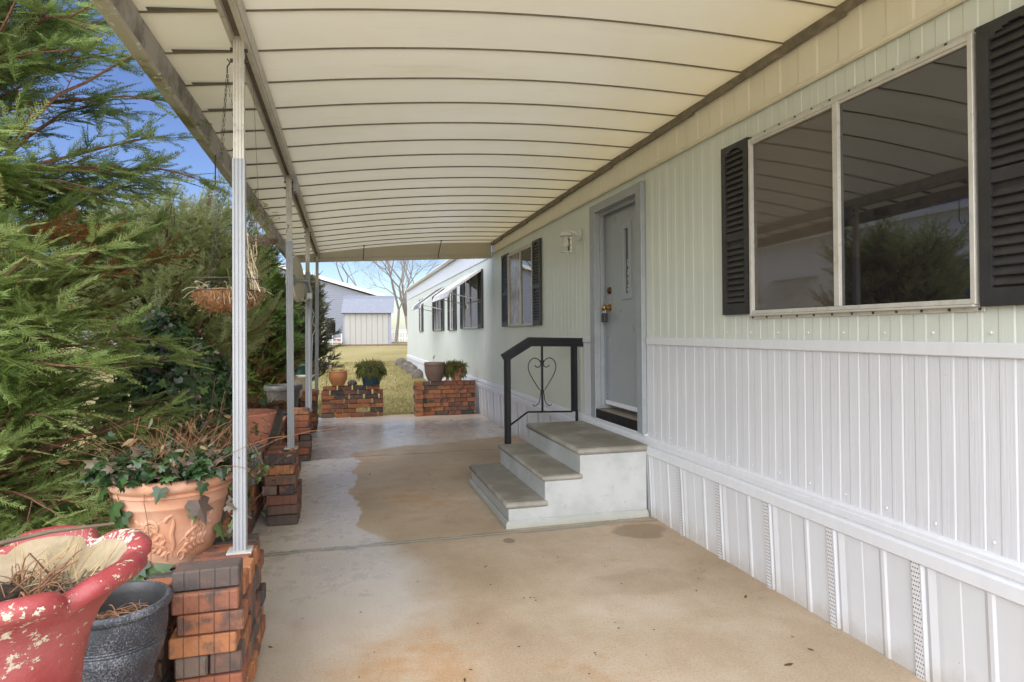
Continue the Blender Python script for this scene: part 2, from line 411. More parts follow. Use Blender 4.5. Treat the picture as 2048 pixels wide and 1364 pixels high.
def step_mats():
    for key, base, dk, sp in (('steprise', (.50, .515, .515), (.40, .42, .41), .5), ('steptread', (.34, .325, .285), (.21, .195, .16), .75)):
        t = NT('painted_step_concrete' if key == 'steprise' else 'worn_step_tread')
        n = t.noise(3.2, 6, .62); n2 = t.noise(120, 4, .7)
        c = t.mix(t.smooth(n, .38, .68), dk, base)
        c = t.mix(t.math('MULTIPLY', t.smooth(n2, .58, .75), .4), c, (.14, .13, .11) if key == 'steptread' else (.62, .62, .58))
        if key == 'steprise':
            c = t.mix(t.math('MULTIPLY', t.smooth(t.noise(22, 5, .7), .60, .70), .45), c, (.30, .29, .25))
            s_ = t.sep(); c = t.mix(t.math('MULTIPLY', t.smooth(t.math('ADD', s_[2], t.math('MULTIPLY', t.noise(8, 4), .05)), .085, .06), .55), c, (.34, .34, .27))
        t.base(c); t.rough(.6); t.bump(t.math('ADD', t.math('MULTIPLY', n2, .6), n), .0025); M[key] = t.m
step_mats()

def terracotta(name, col, pale, rough=.75, amt=.5):
    t = NT(name); n = t.noise(7, 5, .62); n2 = t.noise(45, 4)
    c = t.mix(t.math('MULTIPLY', t.smooth(n, .38, .68), amt), col, pale)
    c = t.mix(t.math('MULTIPLY', t.smooth(n2, .6, .8), .25), c, tuple(a*.55 for a in col))
    t.base(c); t.rough(rough); t.bump(n2, .0015); return t.m
M['terra'] = terracotta('pale_terracotta', (.50, .25, .15), (.60, .40, .31))
M['pinkterra'] = terracotta('faded_pink_terracotta', (.58, .22, .145), (.62, .33, .25), amt=.4)
M['orangepot'] = terracotta('orange_plastic_pot', (.46, .19, .075), (.5, .24, .11), .5, .25)
M['brownpot'] = simple('brown_plastic_pot', (.165, .105, .08), .5, .08, 6)
M['blackpot'] = simple('grey_black_plastic_pot', (.085, .083, .078), .45, .25, 7, bump=.001, bsc=40, dirt=(.19, .17, .14), dirt_amt=.5)
M['greypot'] = simple('blue grey glazed pot', (.085, .095, .11), .35, .2, 9, bump=.001, bsc=40)
M['creampot'] = simple('cream_plastic', (.66, .61, .48), .45, .06, 6, dirt=(.4, .34, .2), dirt_amt=.3)
M['greenpot'] = simple('green_plastic', (.03, .10, .075), .4, .1, 6)
M['tealpot'] = simple('blue_green_glaze', (.02, .06, .085), .22, .4, 10, dirt=(.05, .13, .09), dirt_amt=.7)
def speckled():
    t = NT('silver_speckled_black_glaze'); n = t.noise(190, 5, .75); n1 = t.noise(5, 4)
    f = t.smooth(t.math('ADD', n, t.math('MULTIPLY', t.math('SUBTRACT', n1, .5), .7)), .45, .62)
    t.base(t.mix(t.math('MULTIPLY', f, .62), (.03, .036, .05), (.30, .32, .36))); t.rough(.38); t.bump(n, .0015); return t.m
M['speckled'] = speckled()
def redurn():
    t = NT('flaking_red_paint')
    n = t.noise(7, 5, .62); n2 = t.noise(34, 6, .74); n3 = t.noise(3.2, 3)
    red = t.mix(t.smooth(n, .3, .7), (.235, .025, .027), (.34, .065, .07))
    n5 = t.noise(60, 4, .7); worn = t.math('MULTIPLY', t.smooth(t.sep()[2], .82, .875), .05)     # edges of the rim are worn most
    red = t.mix(t.math('MULTIPLY', t.smooth(n3, .48, .75), .5), red, (.42, .15, .16))
    flake = t.math('GREATER_THAN', t.math('ADD', t.math('ADD', n2, worn), t.math('MULTIPLY', t.math('SUBTRACT', n3, .5), .6)), .665)
    flake = t.math('MAXIMUM', flake, t.math('GREATER_THAN', t.math('ADD', t.math('ADD', n5, worn), t.math('MULTIPLY', t.math('SUBTRACT', n, .5), .35)), .685))
    t.base(t.mix(flake, red, t.mix(t.smooth(n5, .4, .6), (.66, .60, .50), (.50, .43, .32)))); t.rough(t.math('ADD', .42, t.math('MULTIPLY', flake, .35)))
    t.bump(t.math('SUBTRACT', n2, t.math('MULTIPLY', flake, .5)), .003); return t.m
M['redurn'] = redurn()
def urnliner():
    t = NT('stained_cream_urn_inside'); n = t.noise(8, 6, .68)
    c = t.ramp(n, [(.3, (.17, .13, .065)), (.5, (.34, .27, .17)), (.7, (.43, .37, .27))])
    c = t.mix(t.math('GREATER_THAN', t.noise(17, 5, .7), .70), c, (.26, .06, .05)); c = t.mix(t.math('MULTIPLY', t.smooth(t.noise(5, 5, .7, t.map((1, 1, .3))), .45, .7), .7), c, (.17, .14, .06)); t.base(c); t.rough(.8); t.bump(n, .004); return t.m
M['urnliner'] = urnliner()
M['soil'] = simple('dark_potting_soil', (.035, .022, .014), .95, .6, 40, bump=.012, bsc=60)
M['straw'] = simple('dry_straw', (.42, .30, .15), .8, .3, 20)
M['stem'] = simple('reddish_dry_stem', (.21, .105, .055), .8, .35, 20)
M['twig'] = simple('grey_brown_twig', (.13, .095, .065), .85, .3, 20)
M['bark'] = simple('shredding_red_bark', (.20, .10, .06), .9, .4, 14, bump=.006, bsc=40, streak=True)
M['greybark'] = simple('grey_tree_bark', (.17, .145, .125), .9, .25, 8, bump=.01, bsc=12, streak=True)
M['coir'] = simple('brown_coir_fibre', (.27, .125, .05), .95, .45, 45, bump=.01, bsc=110)
M['wire'] = simple('thin_dark_wire', (.10, .095, .09), .5, .2, 10, metal=.4)
M['stone'] = simple('grey_brown_stone', (.105, .09, .075), .85, .35, 8, bump=.01, bsc=30)
M['dish'] = simple('cream_dish_enamel', (.62, .58, .46), .4, .06, 5, dirt=(.4, .35, .22), dirt_amt=.3)
M['pale'] = simple('bleached_dry_flower', (.60, .54, .38), .85, .2, 30)

def foliage(name, stops, trans=.58, rough=.5):
    t = NT(name)
    a = t.n('ShaderNodeAttribute', attribute_name='tint')
    c = t.ramp(a.outputs['Fac'], stops)
    c = t.mix(t.math('MULTIPLY', t.noise(3, 3), .25), c, tuple(x*.6 for x in stops[1][1]))
    t.base(c); t.rough(rough); t.p.inputs['Specular IOR Level'].default_value = .4
    tr = t.n('ShaderNodeBsdfTranslucent'); t.l(c, tr.inputs[0])
    mx = t.n('ShaderNodeMixShader'); mx.inputs[0].default_value = trans
    t.l(t.p.outputs[0], mx.inputs[1]); t.l(tr.outputs[0], mx.inputs[2]); t.l(mx.outputs[0], t.out.inputs[0])
    return t.m
M['cypress'] = foliage('cypress_spray', [(0, (.10, .165, .048)), (.35, (.215, .315, .09)), (.65, (.32, .42, .135)), (.86, (.44, .52, .22)), (.9, (.22, .10, .035)), (1, (.33, .12, .035))])
M['juniper'] = foliage('juniper_spray', [(0, (.13, .17, .055)), (.35, (.27, .33, .11)), (.65, (.42, .47, .20)), (.88, (.52, .55, .32)), (.92, (.19, .10, .045)), (1, (.25, .13, .05))])
M['arbor'] = foliage('arborvitae_spray', [(0, (.06, .13, .035)), (.35, (.14, .25, .06)), (.65, (.22, .33, .085)), (.82, (.30, .39, .13)), (.86, (.17, .075, .03)), (1, (.25, .13, .05))])
M['farjuniper'] = foliage('far_juniper_spray', [(0, (.05, .07, .04)), (.35, (.09, .11, .055)), (.65, (.135, .15, .08)), (.85, (.2, .16, .085)), (.9, (.22, .14, .075)), (1, (.3, .2, .11))])
M['ivy'] = foliage('dark_ivy_leaf', [(0, (.018, .04, .016)), (.35, (.035, .075, .025)), (.65, (.07, .13, .04)), (.85, (.16, .24, .07)), (.9, (.085, .05, .05)), (1, (.16, .13, .09))], .15, .28)
M['heather'] = foliage('trailing_heather', [(0, (.06, .09, .02)), (.35, (.13, .175, .04)), (.65, (.21, .25, .065)), (.85, (.28, .29, .10)), (.9, (.2, .12, .06)), (1, (.28, .17, .09))])
M['deadleaf'] = foliage('dry_leaf', [(0, (.08, .045, .02)), (.35, (.16, .085, .035)), (.65, (.25, .14, .06)), (.85, (.33, .22, .11)), (.9, (.36, .28, .17)), (1, (.42, .38, .3))], .25, .8)
M['blades'] = foliage('winter_grass_blade', [(0, (.14, .135, .04)), (.35, (.23, .205, .07)), (.65, (.31, .26, .105)), (.85, (.37, .31, .16)), (.9, (.3, .22, .1)), (1, (.36, .27, .14))], .3, .8)
def lawn_mat():
    t = NT('winter_lawn')
    n = t.noise(.45, 5, .6); n2 = t.noise(22, 5, .7); n3 = t.noise(2.2, 4, .6)
    c = t.ramp(n, [(.3, (.20, .18, .055)), (.5, (.29, .24, .09)), (.7, (.35, .29, .14))])
    c = t.mix(t.math('MULTIPLY', t.smooth(n3, .5, .7), .5), c, (.19, .19, .05))
    c = t.mix(t.math('MULTIPLY', t.smooth(n2, .45, .75), .5), c, (.17, .125, .055))
    t.base(c); t.rough(.95); t.bump(n2, .03); return t.m
M['lawn'] = lawn_mat()
M['bluesiding'] = (lambda t: (t.base((.21, .225, .275)), t.rough(.55), t.bump(t.smooth(t.math('FRACT', t.math('MULTIPLY', t.sep()[2], 7.6)), 0, 1), .03), t.m)[-1])(NT('grey_blue_lap_siding'))
def shingle():
    t = NT('grey_blue_shingle')
    b = t.n('ShaderNodeTexBrick'); t.l(t.map((1, 1, 1), (radians(90), 0, 0)), b.inputs['Vector'])
    b.inputs['Scale'].default_value = 6; b.inputs['Color1'].default_value = (.16, .175, .21, 1); b.inputs['Color2'].default_value = (.13, .145, .18, 1); b.inputs['Mortar'].default_value = (.2, .21, .25, 1)
    b.inputs['Mortar Size'].default_value = .03
    t.base(t.mix(.35, b.outputs[0], t.ramp(t.noise(9, 4), [(.3, (.12, .135, .165)), (.7, (.19, .205, .245))]))); t.rough(.85); return t.m
M['shingle'] = shingle()
M['sheddoor'] = simple('cream_shed_panel', (.27, .262, .24), .5, .04, 2, streak=True, dirt=(.45, .42, .34), dirt_amt=.2)
M['shedtrim'] = simple('lavender_shed_trim', (.21, .21, .26), .55, .05, 3)
M['neighwhite'] = simple('white_trailer_siding', (.80, .81, .83), .45, .04, 2, streak=True)
M['blueglass'] = glass('blue_tinted_window', (.03, .09, .22), .04, 1.5, dust=False)
M['greyshade'] = simple('grey_metal_awning', (.30, .30, .32), .5, .1, 4)
M['stripe'] = (lambda t: (t.base(t.mix(t.math('GREATER_THAN', t.math('FRACT', t.math('MULTIPLY', t.sep()[1], 9.)), .55), (.62, .62, .62), (.07, .07, .075))), t.rough(.4), t.m)[-1])(NT('black_white_striped_awning'))

# ------------------------------------------------------------------ foliage helpers
def unit(a): return a / np.maximum(np.linalg.norm(a, axis=-1, keepdims=True), 1e-9)
def spray_template(ns=9, nsub=4, w=.02, side=.42, seed=0, curve=.12, lift=.04):
    """flat feathery spray of unit length along x, built of slim triangles"""
    r = np.random.default_rng(seed); T = []
    def rib(a, b, w_):
        a = np.array(a); b = np.array(b); d = b - a
        n = np.array([-d[1], d[0], 0.]); n /= (np.linalg.norm(n) + 1e-9); n = n + np.array([0, 0, r.normal(0, .7)])
        T.append([a - n*w_*.5, a + n*w_*.5, b])
    def P(x, y): return [x, y, -curve*x*x + lift*abs(y) + r.normal(0, .012)]
    rib(P(0, 0), P(1.02, 0), w*1.5)
    for i in range(ns):
        t0 = .06 + .88*(i + r.uniform(-.25, .25))/ns
        for sgn in (-1, 1):
            L = side*(1 - .72*t0)*r.uniform(.75, 1.15); an = radians(r.uniform(32, 50))
            p0 = np.array([t0, 0]); dv = np.array([cos(an), sgn*sin(an)])
            rib(P(*p0), P(*(p0 + dv*L)), w)
            for j in range(nsub):
                u = (.2 + .75*j/max(1, nsub)); q = p0 + dv*L*u
                for s2 in (-1, 1):
                    a2 = an + s2*radians(r.uniform(28, 45)); l2 = L*(.36*(1 - .6*u))*r.uniform(.7, 1.2)
                    rib(P(*q), P(*(q + np.array([cos(a2), sgn*sin(a2)])*l2)), w*.85)
    return np.array(T)
def scatter(T, pos, dirs, nrm, scale, tint, jit=.06, rng=RNG):
    pos = np.asarray(pos, float); N = len(pos); d = unit(np.asarray(dirs, float)); n = np.asarray(nrm, float)
    s_ = unit(np.cross(n, d)); n = np.cross(d, s_)
    sc = np.asarray(scale).reshape(-1, 1, 1, 1)
    V = (T[None, ..., 0:1]*d[:, None, None, :] + T[None, ..., 1:2]*s_[:, None, None, :] + T[None, ..., 2:3]*n[:, None, None, :])*sc + pos[:, None, None, :]
    tt = np.repeat(np.clip(tint, 0, 1), T.shape[0]*T.shape[1])
    if jit: tt = np.clip(tt + np.where(tt < .86, np.repeat(rng.normal(0, jit, N*T.shape[0]), T.shape[1]), 0), 0, 1)
    return V.reshape(-1, 3), tt

def evergreen(name, label, base, height, radius, nb, mat, tmpl, sl, seed, z0=.15, elev=(15, 40), power=.7, dens=1.0, dead=.04, deadlow=.0, tint=.45, stems=1, twigs=(5, 9), cat='evergreen tree', lean=(0, 0), group=None, tipup=0., sector=None, sub=3, bias=.85):
    r = np.random.default_rng(seed); base = np.array(base, float)
    root = thing(name, label, cat, tuple(base), group)
    tb = MB(); rad0 = .03 + .02*radius
    stemtops = []
    for k in range(stems):
        a = 2*pi*k/stems + .7; o = np.array([cos(a), sin(a), 0])*(0 if stems == 1 else .12*radius)
        pts = []; rr = []
        for i in range(9):
            t = i/8; pts.append(base + o*(.3 + 2.2*t) + np.array([lean[0]*t + .03*sin(3*t + k), lean[1]*t + .03*cos(4*t + k), height*.93*t])); rr.append(rad0*(1 - .85*t)/(1 if stems == 1 else 1.3))
        tb.tube(pts, rr, 8); stemtops.append(np.array(pts))
    P, D, N, Sc, Ti = [], [], [], [], []
    for b in range(nb):
        t = r.uniform(0, 1)**bias; h = z0 + (height*.96 - z0)*t
        st = stemtops[b % stems]; f = h/height*8/.93; i = int(min(7, f)); p0 = st[i] + (st[i+1] - st[i])*min(1, f - i)
        az = r.uniform(0, 2*pi) if sector is None else r.uniform(*sector); el = radians(r.uniform(*elev))
        prof = (1 - (h/height)**1.6)**power*.85 + .15
        L = radius*prof*r.uniform(.7, 1.08); dv = np.array([cos(az)*cos(el), sin(az)*cos(el), sin(el)])
        bp = []; n = 7
        for k in range(n):
            u = k/(n-1); q = p0 + dv*L*u + np.array([0, 0, (.10*u - .14*u*u + tipup*u*u)*L]) + r.normal(0, .008, 3)
            bp.append(q)
        bp = np.array(bp); tb.tube(bp, [.011*radius**.5*(1 - .8*k/(n-1)) + .0015 for k in range(n)], 5, False)
        btint = tint + r.normal(0, .13); isdead = r.random() < dead + deadlow*max(0, 1 - h/(.5*height))
        nt = max(2, int(r.integers(*twigs)*dens*(.5 + .6*prof)))
        for k in range(nt + 1):
            u = 1. if k == nt else r.uniform(.22, 1)
            j = min(n-2, int(u*(n-1))); q = bp[j] + (bp[j+1] - bp[j])*(u*(n-1) - j)
            d = unit(bp[j+1] - bp[j])
            sidev = unit(np.cross(d, [0, 0, 1.])); s_ = r.choice([-1, 1])
            a = radians(r.uniform(15, 60)) if k < nt else 0
            dd = d*cos(a) + sidev*s_*sin(a) + np.array([0, 0, r.normal(.05 + tipup*.4, .22)])
            Ls = (.30*L*(1.15 - u) + .5*sl)*r.uniform(.7, 1.2); dd = unit(dd)
            tipq = q + dd*Ls + np.array([0, 0, -.10*Ls]); tb.tube([q, (q + tipq)/2 + [0, 0, .03*Ls], tipq], [.0028, .002, .001], 3, False)
            for j2 in range(sub + 1):
                v = 1. if j2 == sub else r.uniform(.15, .95); q2 = q + (tipq - q)*v; s2 = r.choice([-1, 1]); a2 = radians(r.uniform(10, 55)) if j2 < sub else 0
                sv = unit(np.cross(dd, [0, 0, 1.])); d2 = dd*cos(a2) + sv*s2*sin(a2) + np.array([0, 0, r.normal(0, .25)])
                nn = np.array([r.normal(0, .6), r.normal(0, .6), 1.])
                ti = r.uniform(.9, 1) if (isdead and r.random() < .85) else min(.86, max(0, btint + r.normal(0, .10) + (u - .7)*.25 + (v - .6)*.2))
                P.append(q2); D.append(d2); N.append(nn); Sc.append(sl*r.uniform(.6, 1.2)); Ti.append(ti)
    V, tt = scatter(tmpl, P, D, N, Sc, np.array(Ti), rng=r)
    tb.build('trunk', M['bark'], root, smooth=True, recalc=False)
    tris_mesh('crown', V, M[mat], root, tt)
    return root

def leaf_template():
    """five-lobed ivy leaf, unit size, as a fan of triangles"""
    o = [(0, 0), (-.28, -.16), (-.5, .02), (-.33, .22), (-.52, .48), (-.2, .5), (0, 1.0), (.2, .5), (.52, .48), (.33, .22), (.5, .02), (.28, -.16)]
    c = (0, .25); T = []
    f = lambda p: [p[1], p[0], -.22*abs(p[0]) - .12*p[1]**2]
    for i in range(len(o)): T.append([f(c), f(o[i]), f(o[(i+1) % len(o)])])
    return np.array(T)
LEAF = leaf_template()
def simple_leaf():
    o = [(0, 0), (-.18, .3), (-.13, .65), (0, 1), (.13, .65), (.18, .3)]; f = lambda p: [p[1], p[0], -.3*abs(p[0]) - .15*p[1]**2]
    return np.array([[f((0, .4)), f(o[i]), f(o[(i+1) % 6])] for i in range(6)])
SLEAF = simple_leaf()
def curly(a, b, n, sag, r): # wobbly stem between points
    a = Vector(a); b = Vector(b); ps = []
    for i in range(n):
        t = i/(n-1); p = a.lerp(b, t); p.z += sag*4*t*(1-t); p += Vector((r.gauss(0, 1), r.gauss(0, 1), r.gauss(0, 1)))*.012*(b-a).length*(1 if 0 < i < n-1 else 0); ps.append(p)
    return ps

# ================================================================== SETTING
def gz(x, y):
    t = min(1, max(0, (y - 12)/23)); s_ = t*t*(3-2*t); z = .70*s_ - .06
    return z + .015*noise.noise(Vector((x*.6, y*.6, 0)))
g = MB()
xs = [-400, -150, -60, -30, -18, -12] + [-9 + .75*i for i in range(33)] + [20, 30, 60, 150, 400]
ys = [-400, -100, -30, -12] + [-6 + .75*i for i in range(76)] + [60, 90, 200, 600, 1500]
g.grid([[(x, y, gz(x, y)) for x in xs] for y in ys])
struct('lawn', g, M['lawn'], smooth=True, recalc=False)
p = MB()
for y0, y1 in ((-4, 4.12), (4.128, 7.095), (7.1, 10.55)): p.box(-.82, 2.30, y0, y1, -.14, 0)
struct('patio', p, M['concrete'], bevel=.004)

p = MB(); p.box(-5.5, 2.30, -16, -4.01, -.15, -.004)  # unseen slab behind the camera, added to bounce light under the awning
struct('bounce_slab', p, M['concrete'], bevel=.004)
# grass blades near what the camera sees of the lawn (nobody could count them)
def grass():
    N = 60000; r = np.random.default_rng(3)
    x = np.concatenate([r.uniform(-1.5, 2.2, N*2//3), r.uniform(-6, -.85, N//3)]); y = np.concatenate([10.56 + 13*r.random(N*2//3)**1.7, r.uniform(1.5, 10, N//3)])
    z = np.array([gz(a, b) for a, b in zip(x, y)])
    h = r.uniform(.02, .055, N); a = r.uniform(0, 2*pi, N); le = r.normal(0, .03, (N, 2)); wd = .004 + .0004*np.maximum(0, y - 8)
    dx, dy = np.cos(a)*wd, np.sin(a)*wd
    V = np.stack([np.stack([x-dx, y-dy, z-.01], 1), np.stack([x+dx, y+dy, z-.01], 1), np.stack([x+le[:, 0], y+le[:, 1], z+h], 1)], 1)
    nse = np.array([noise.noise(Vector((p_*.8, q_*.8, 2))) for p_, q_ in zip(x, y)])
    t = np.clip(.45 - .5*nse + r.normal(0, .18, N), 0, 1)
    tag(tris_mesh('grass', V, M['blades'], None, np.repeat(t, 3)), 'short yellow green winter grass growing on the lawn', 'grass', kind='stuff')
grass()

# ================================================================== MOBILE HOME
XW = 2.16
house = thing('mobile_home', 'long pale green mobile home with white skirting, black shutters and a grey door', 'mobile home', (XW, 0, 0))
def corr(mb, y0, y1, z0, z1, X, pitch=.111, depth=.0019, phase=0., fine=True):
    """vertical corrugated sheet facing -X"""
    k = math.floor((y0 - phase)/pitch); pr = []
    prof = [(0, 0), (.40, 0), (.44, -.15), (.49, .95), (.53, 1)] + ([(.60, .9), (.63, 1), (.70, .9), (.73, 1), (.80, .9), (.83, 1)] if fine else []) + [(.94, .95), (.985, 0)]
    while phase + k*pitch < y1:
        for u, d in prof: pr.append((phase + (k+u)*pitch, d))
        k += 1
    pr = [(y, d) for y, d in pr if y0 < y < y1]; pr = [(y0, pr[0][1])] + pr + [(y1, pr[-1][1])]
    mb.grid([[(X - d*depth, y, z0) for y, d in pr], [(X - d*depth, y, z1) for y, d in pr]])
YE = 22.7
def zt(y): return 2.78 - .09*(y - 2.7)/6.5          # ceiling line against the house
u = MB()
for y0, y1, z0, z1 in ((-4, 4.27, 1.29, 2.56), (4.27, 5.29, 2.46, 2.56), (5.29, 5.535, 1.29, 2.56), (5.537, 9.27, .55, 2.56), (9.27, YE, .55, 2.50)):
    corr(u, y0, y1, z0, z1, XW)
u.build('upper_wall', M['mint'], house, recalc=False)
u = MB(); corr(u, -4, 4.27, .55, 1.255, XW, depth=.0018); corr(u, 5.29, 5.535, .55, 1.255, XW, depth=.0018)
u.build('lower_wall', M['white'], house, recalc=False)
u = MB(); corr(u, -4, 9.27, 2.53, 2.84, XW - .004, .26, .0035, .03, False)
u.build('fascia_panel', M['cream'], house, recalc=False)
u = MB(); corr(u, 9.27, YE, 2.497, 2.83, XW - .003, .26, .004, 0, False)
u.build('eave_panel', M['trim'], house, recalc=False)
# body behind the sheets, roof
u = MB(); u.box(XW + .012, 4.255, -4, 0, .05, 2.8); u.v = []; u.f = []
u.box(XW + .012, 6.4, -4, 4.27, .3, 2.80); u.box(XW + .012, 6.4, 5.29, YE, .3, 2.80); u.box(XW + .012, 6.4, 4.27, 5.29, 2.46, 2.80)
u.box(XW + .35, 6.4, 4.27, 5.29, .3, 2.46)
u.build('wall_core', M['trim'], house)
u = MB()
u.poly([(XW - .075, 9.30, 2.80), (XW - .075, YE + .08, 2.80), (XW - .075, YE + .08, 2.845), (XW - .075, 9.30, 2.845)], (.05, 0, 0))
u.tube([(XW - .07, 9.30, 2.835), (XW - .07, YE + .08, 2.835)], .03, 10)
u.grid([[(XW - .03, -4, 2.85), (XW - .03, YE + .08, 2.85)], [(4.3, -4, 3.15), (4.3, YE + .08, 3.15)], [(6.5, -4, 2.85), (6.5, YE + .08, 2.85)]])
u.build('roof', M['rooftop'], house, smooth=True)
u = MB(); u.box(XW - .016, XW + .0, -4, 4.245, 1.249, 1.300); u.box(XW - .016, XW, 5.29, 5.53, 1.249, 1.300)
u.build('wall_band', M['trim'], house, bevel=.003)
u = MB()                                               # thin cream strip under the fascia, seam line further on
u.tube([(XW - .016, -4, 2.533), (XW - .016, 9.25, 2.533)], .013, 8)
u.build('fascia_strip', M['oldtrim'], house, smooth=True)
u = MB(); u.box(XW - .012, XW + .004, 9.3, YE, 2.487, 2.499)
u.build('eave_seam', M['alu'], house)
u = MB()                                               # flashing where the awning meets the wall
for i in range(26):
    y0 = .2 + i*.42; y1 = y0 + .42
    if y0 > 9.2: break
    y1 = min(y1, 9.25)
    u.box(XW - .035, XW - .012, y0, y1, zt((y0+y1)/2) - .045 + .004*sin(i*2.1), zt((y0+y1)/2) + .02)
u.build('flashing', M['rust'], house)
# skirt band: stepped profile swept along the wall
def sweep_y(mb, prof, y0, y1, n=1):
    ys_ = [y0 + (y1-y0)*i/n for i in range(n+1)]
    mb.grid([[(x, y, z) for x, z in prof] for y in ys_])
u = MB(); sweep_y(u, [(XW, .575), (XW - .012, .572), (XW - .020, .562), (XW - .020, .548), (XW - .030, .546), (XW - .030, .520), (XW - .024, .517), (XW - .024, .512), (XW - .034, .510), (XW - .040, .50), (XW - .040, .452), (XW - .034, .446), (XW + .0, .446)], -4, YE)
u.build('skirt_band', M['trim'], house, smooth=True, ang=20, recalc=False)
def skirting():
    prof = [(0, 0), (.012, 1), (.05, 1), (.06, .2), (.175, .2), (.185, .9), (.20, .9), (.215, 0), (.30, .0), (.305, .25), (.38, .25), (.40, .1), (.43, .9)]  # metres in one .448 panel
    P, y = [], -4.0; per = .448; ph = 1.962 - .024 - 14*per
    k = 0
    while True:
        for a, d in prof:
            yy = ph + k*per + a
            if yy < YE: P.append((yy, d*.0065))
        k += 1
        if ph + k*per > YE: break
    u = MB()
    u.grid([[(XW - .006 - d, yy, 0.0 if yy < 10.6 else gz(2.1, yy) - .05) for yy, d in P], [(XW - .026 - d, yy, .46) for yy, d in P]])
    u.build('skirting', M['skirt'], house, recalc=False)
    for k in range(3, 42):                             # one perforated strip per panel
        y0 = ph + k*per + .013
        if y0 < -1.5 or y0 > 9.9: continue
        if 4.15 < y0 < 4.2: pass
        v = MB(); v.grid([[(XW - .0185, y0, .0), (XW - .0185, y0 + .036, .0)], [(XW - .0385, y0, .455), (XW - .0385, y0 + .036, .455)]])
        v.build('vent_strip', M['perf'], house, recalc=False)
skirting()
# screws on the siding
u = MB()
for i in range(60):
    y = .35 + i*.222
    for z in (1.335, .615):
        if y < 4.2 or (z < 1 and y < 12): u.cbox((XW - .008, y, z), (.006, .011, .011))
u.build('siding_screw', M['trim'], house, bevel=.003).__setitem__('kind', 'stuff')

def shutter(y0, y1, z0, z1, louv=.0335, tail=1):
    X = XW - .008; d = .024; w_ = min(.042, (y1-y0)*.16); s_ = MB()
    zr = z0 + (z1-z0)*.455
    s_.box(X - d, X, y0, y0 + w_, z0, z1); s_.box(X - d, X, y1 - w_, y1, z0, z1)
    s_.box(X - d + .001, X, y0 + w_, y1 - w_, z0, z0 + .062); s_.box(X - d + .001, X, y0 + w_, y1 - w_, zr - .022, zr + .022)
    n = 8; a, b = y0 + w_, y1 - w_                     # arched head
    for i in range(n):
        u0, u1 = a + (b-a)*i/n, a + (b-a)*(i+1)/n; c_ = ((u0+u1)/2 - (a+b)/2)/((b-a)/2)
        s_.box(X - d + .001, X, u0, u1, z1 - .028 - .038*(c_*c_), z1)
    s_.box(X - .006, X, a, b, z0 + .03, z1 - .03)
    z = z0 + .07
    while z < z1 - .055:
        if abs(z + .012 - zr) > .034:
            s_.poly([(X - .006, a, z + .026), (X - .020, a, z), (X - .0225, a, z + .004), (X - .0085, a, z + .030)], (0, b - a, 0))
        z += louv
    return s_.build('shutter', M['blackplastic'], house)

def window(y0, y1, z0, z1, mull=None, left='screen', right='glass', flange=.016, screws=True, frame=.019):
    """y0 is the near edge, y1 the far edge; left pane is the far one"""
    f = MB(); X0, X1 = XW - .034, XW - .002
    f.box(XW - .0125, XW - .007, y0 - flange, y1 + flange, z1 - .004, z1 + .022); f.box(XW - .0125, XW - .007, y0 - flange, y1 + flange, z0 - .026, z0 + .004)
    f.box(X0, X1, y0, y0 + frame, z0, z1); f.box(X0, X1, y1 - frame, y1, z0, z1)
    f.box(X0 + .001, X1, y0 + frame, y1 - frame, z1 - frame, z1); f.box(X0 + .001, X1, y0 + frame, y1 - frame, z0, z0 + frame)
    f.box(X0 - .008, X1, y0 + .004, y1 - .004, z0 - .009, z0 - .001)
    f.box(X0 + .004, X1, y0 + frame, y1 - frame, z1 - frame - .012, z1 - frame)
    if mull is not None:
        f.box(X0 - .002, X1, mull - .016, mull + .016, z0 + frame, z1 - frame)
        f.box(X0 + .006, X1, mull + .016, mull + .024, z0 + frame, z1 - frame)
    fr = f.build('window', M['winframe'], house, bevel=.0015)
    if screws:
        s_ = MB(); k = int((y1-y0)/.115)
        for i in range(k+1):
            y = y0 + (y1-y0)*i/k
            for z in (z1 + .012, z0 - .017): s_.cbox((XW - .0135, y, z), (.003, .010, .010))
        so = s_.build('frame_screw', M['screw'], fr); so['kind'] = 'stuff'
    mm = mull if mull is not None else None
    segs = [(y0 + frame, (mm - .016) if mm else y1 - frame, right, 0)] + ([(mm + .016, y1 - frame, left, .006)] if mm else [])
    for a, b, kind, dx in segs:
        q = MB(); q.box(X0 + .014 + dx, X0 + .018 + dx, a, b, z0 + frame, z1 - frame)
        po = q.build('pane', M[kind], fr)
        if kind == 'screen': po['label'] = 'pane behind a brown insect screen'
        if kind == 'curtain': po['label'] = 'pane with a grey patterned curtain'
    return fr
window(1.715, 2.985, 1.435, 2.385, 2.355); shutter(2.995, 3.243, 1.437, 2.404); shutter(1.44, 1.700, 1.425, 2.395)
window(7.105, 8.235, 1.43, 2.385, 7.62, 'curtain'); shutter(6.80, 7.095, 1.420, 2.405); shutter(8.245, 8.60, 1.418, 2.41)
window(10.27, 11.57, 1.42, 2.34, 10.92, 'screen', screws=False); shutter(9.92, 10.26, 1.41, 2.36); shutter(11.58, 11.90, 1.41, 2.31)
window(12.76, 13.08, 1.40, 2.28, screws=False); shutter(12.40, 12.75, 1.39, 2.29); shutter(13.09, 13.42, 1.385, 2.30)
window(14.42, 15.46, 1.40, 2.32, 14.95, 'screen', screws=False); shutter(14.02, 14.40, 1.388, 2.34); shutter(15.48, 15.84, 1.383, 2.30)
window(18.20, 18.52, 1.39, 2.28, screws=False); shutter(17.90, 18.18, 1.375, 2.305); shutter(18.54, 18.78, 1.372, 2.305)
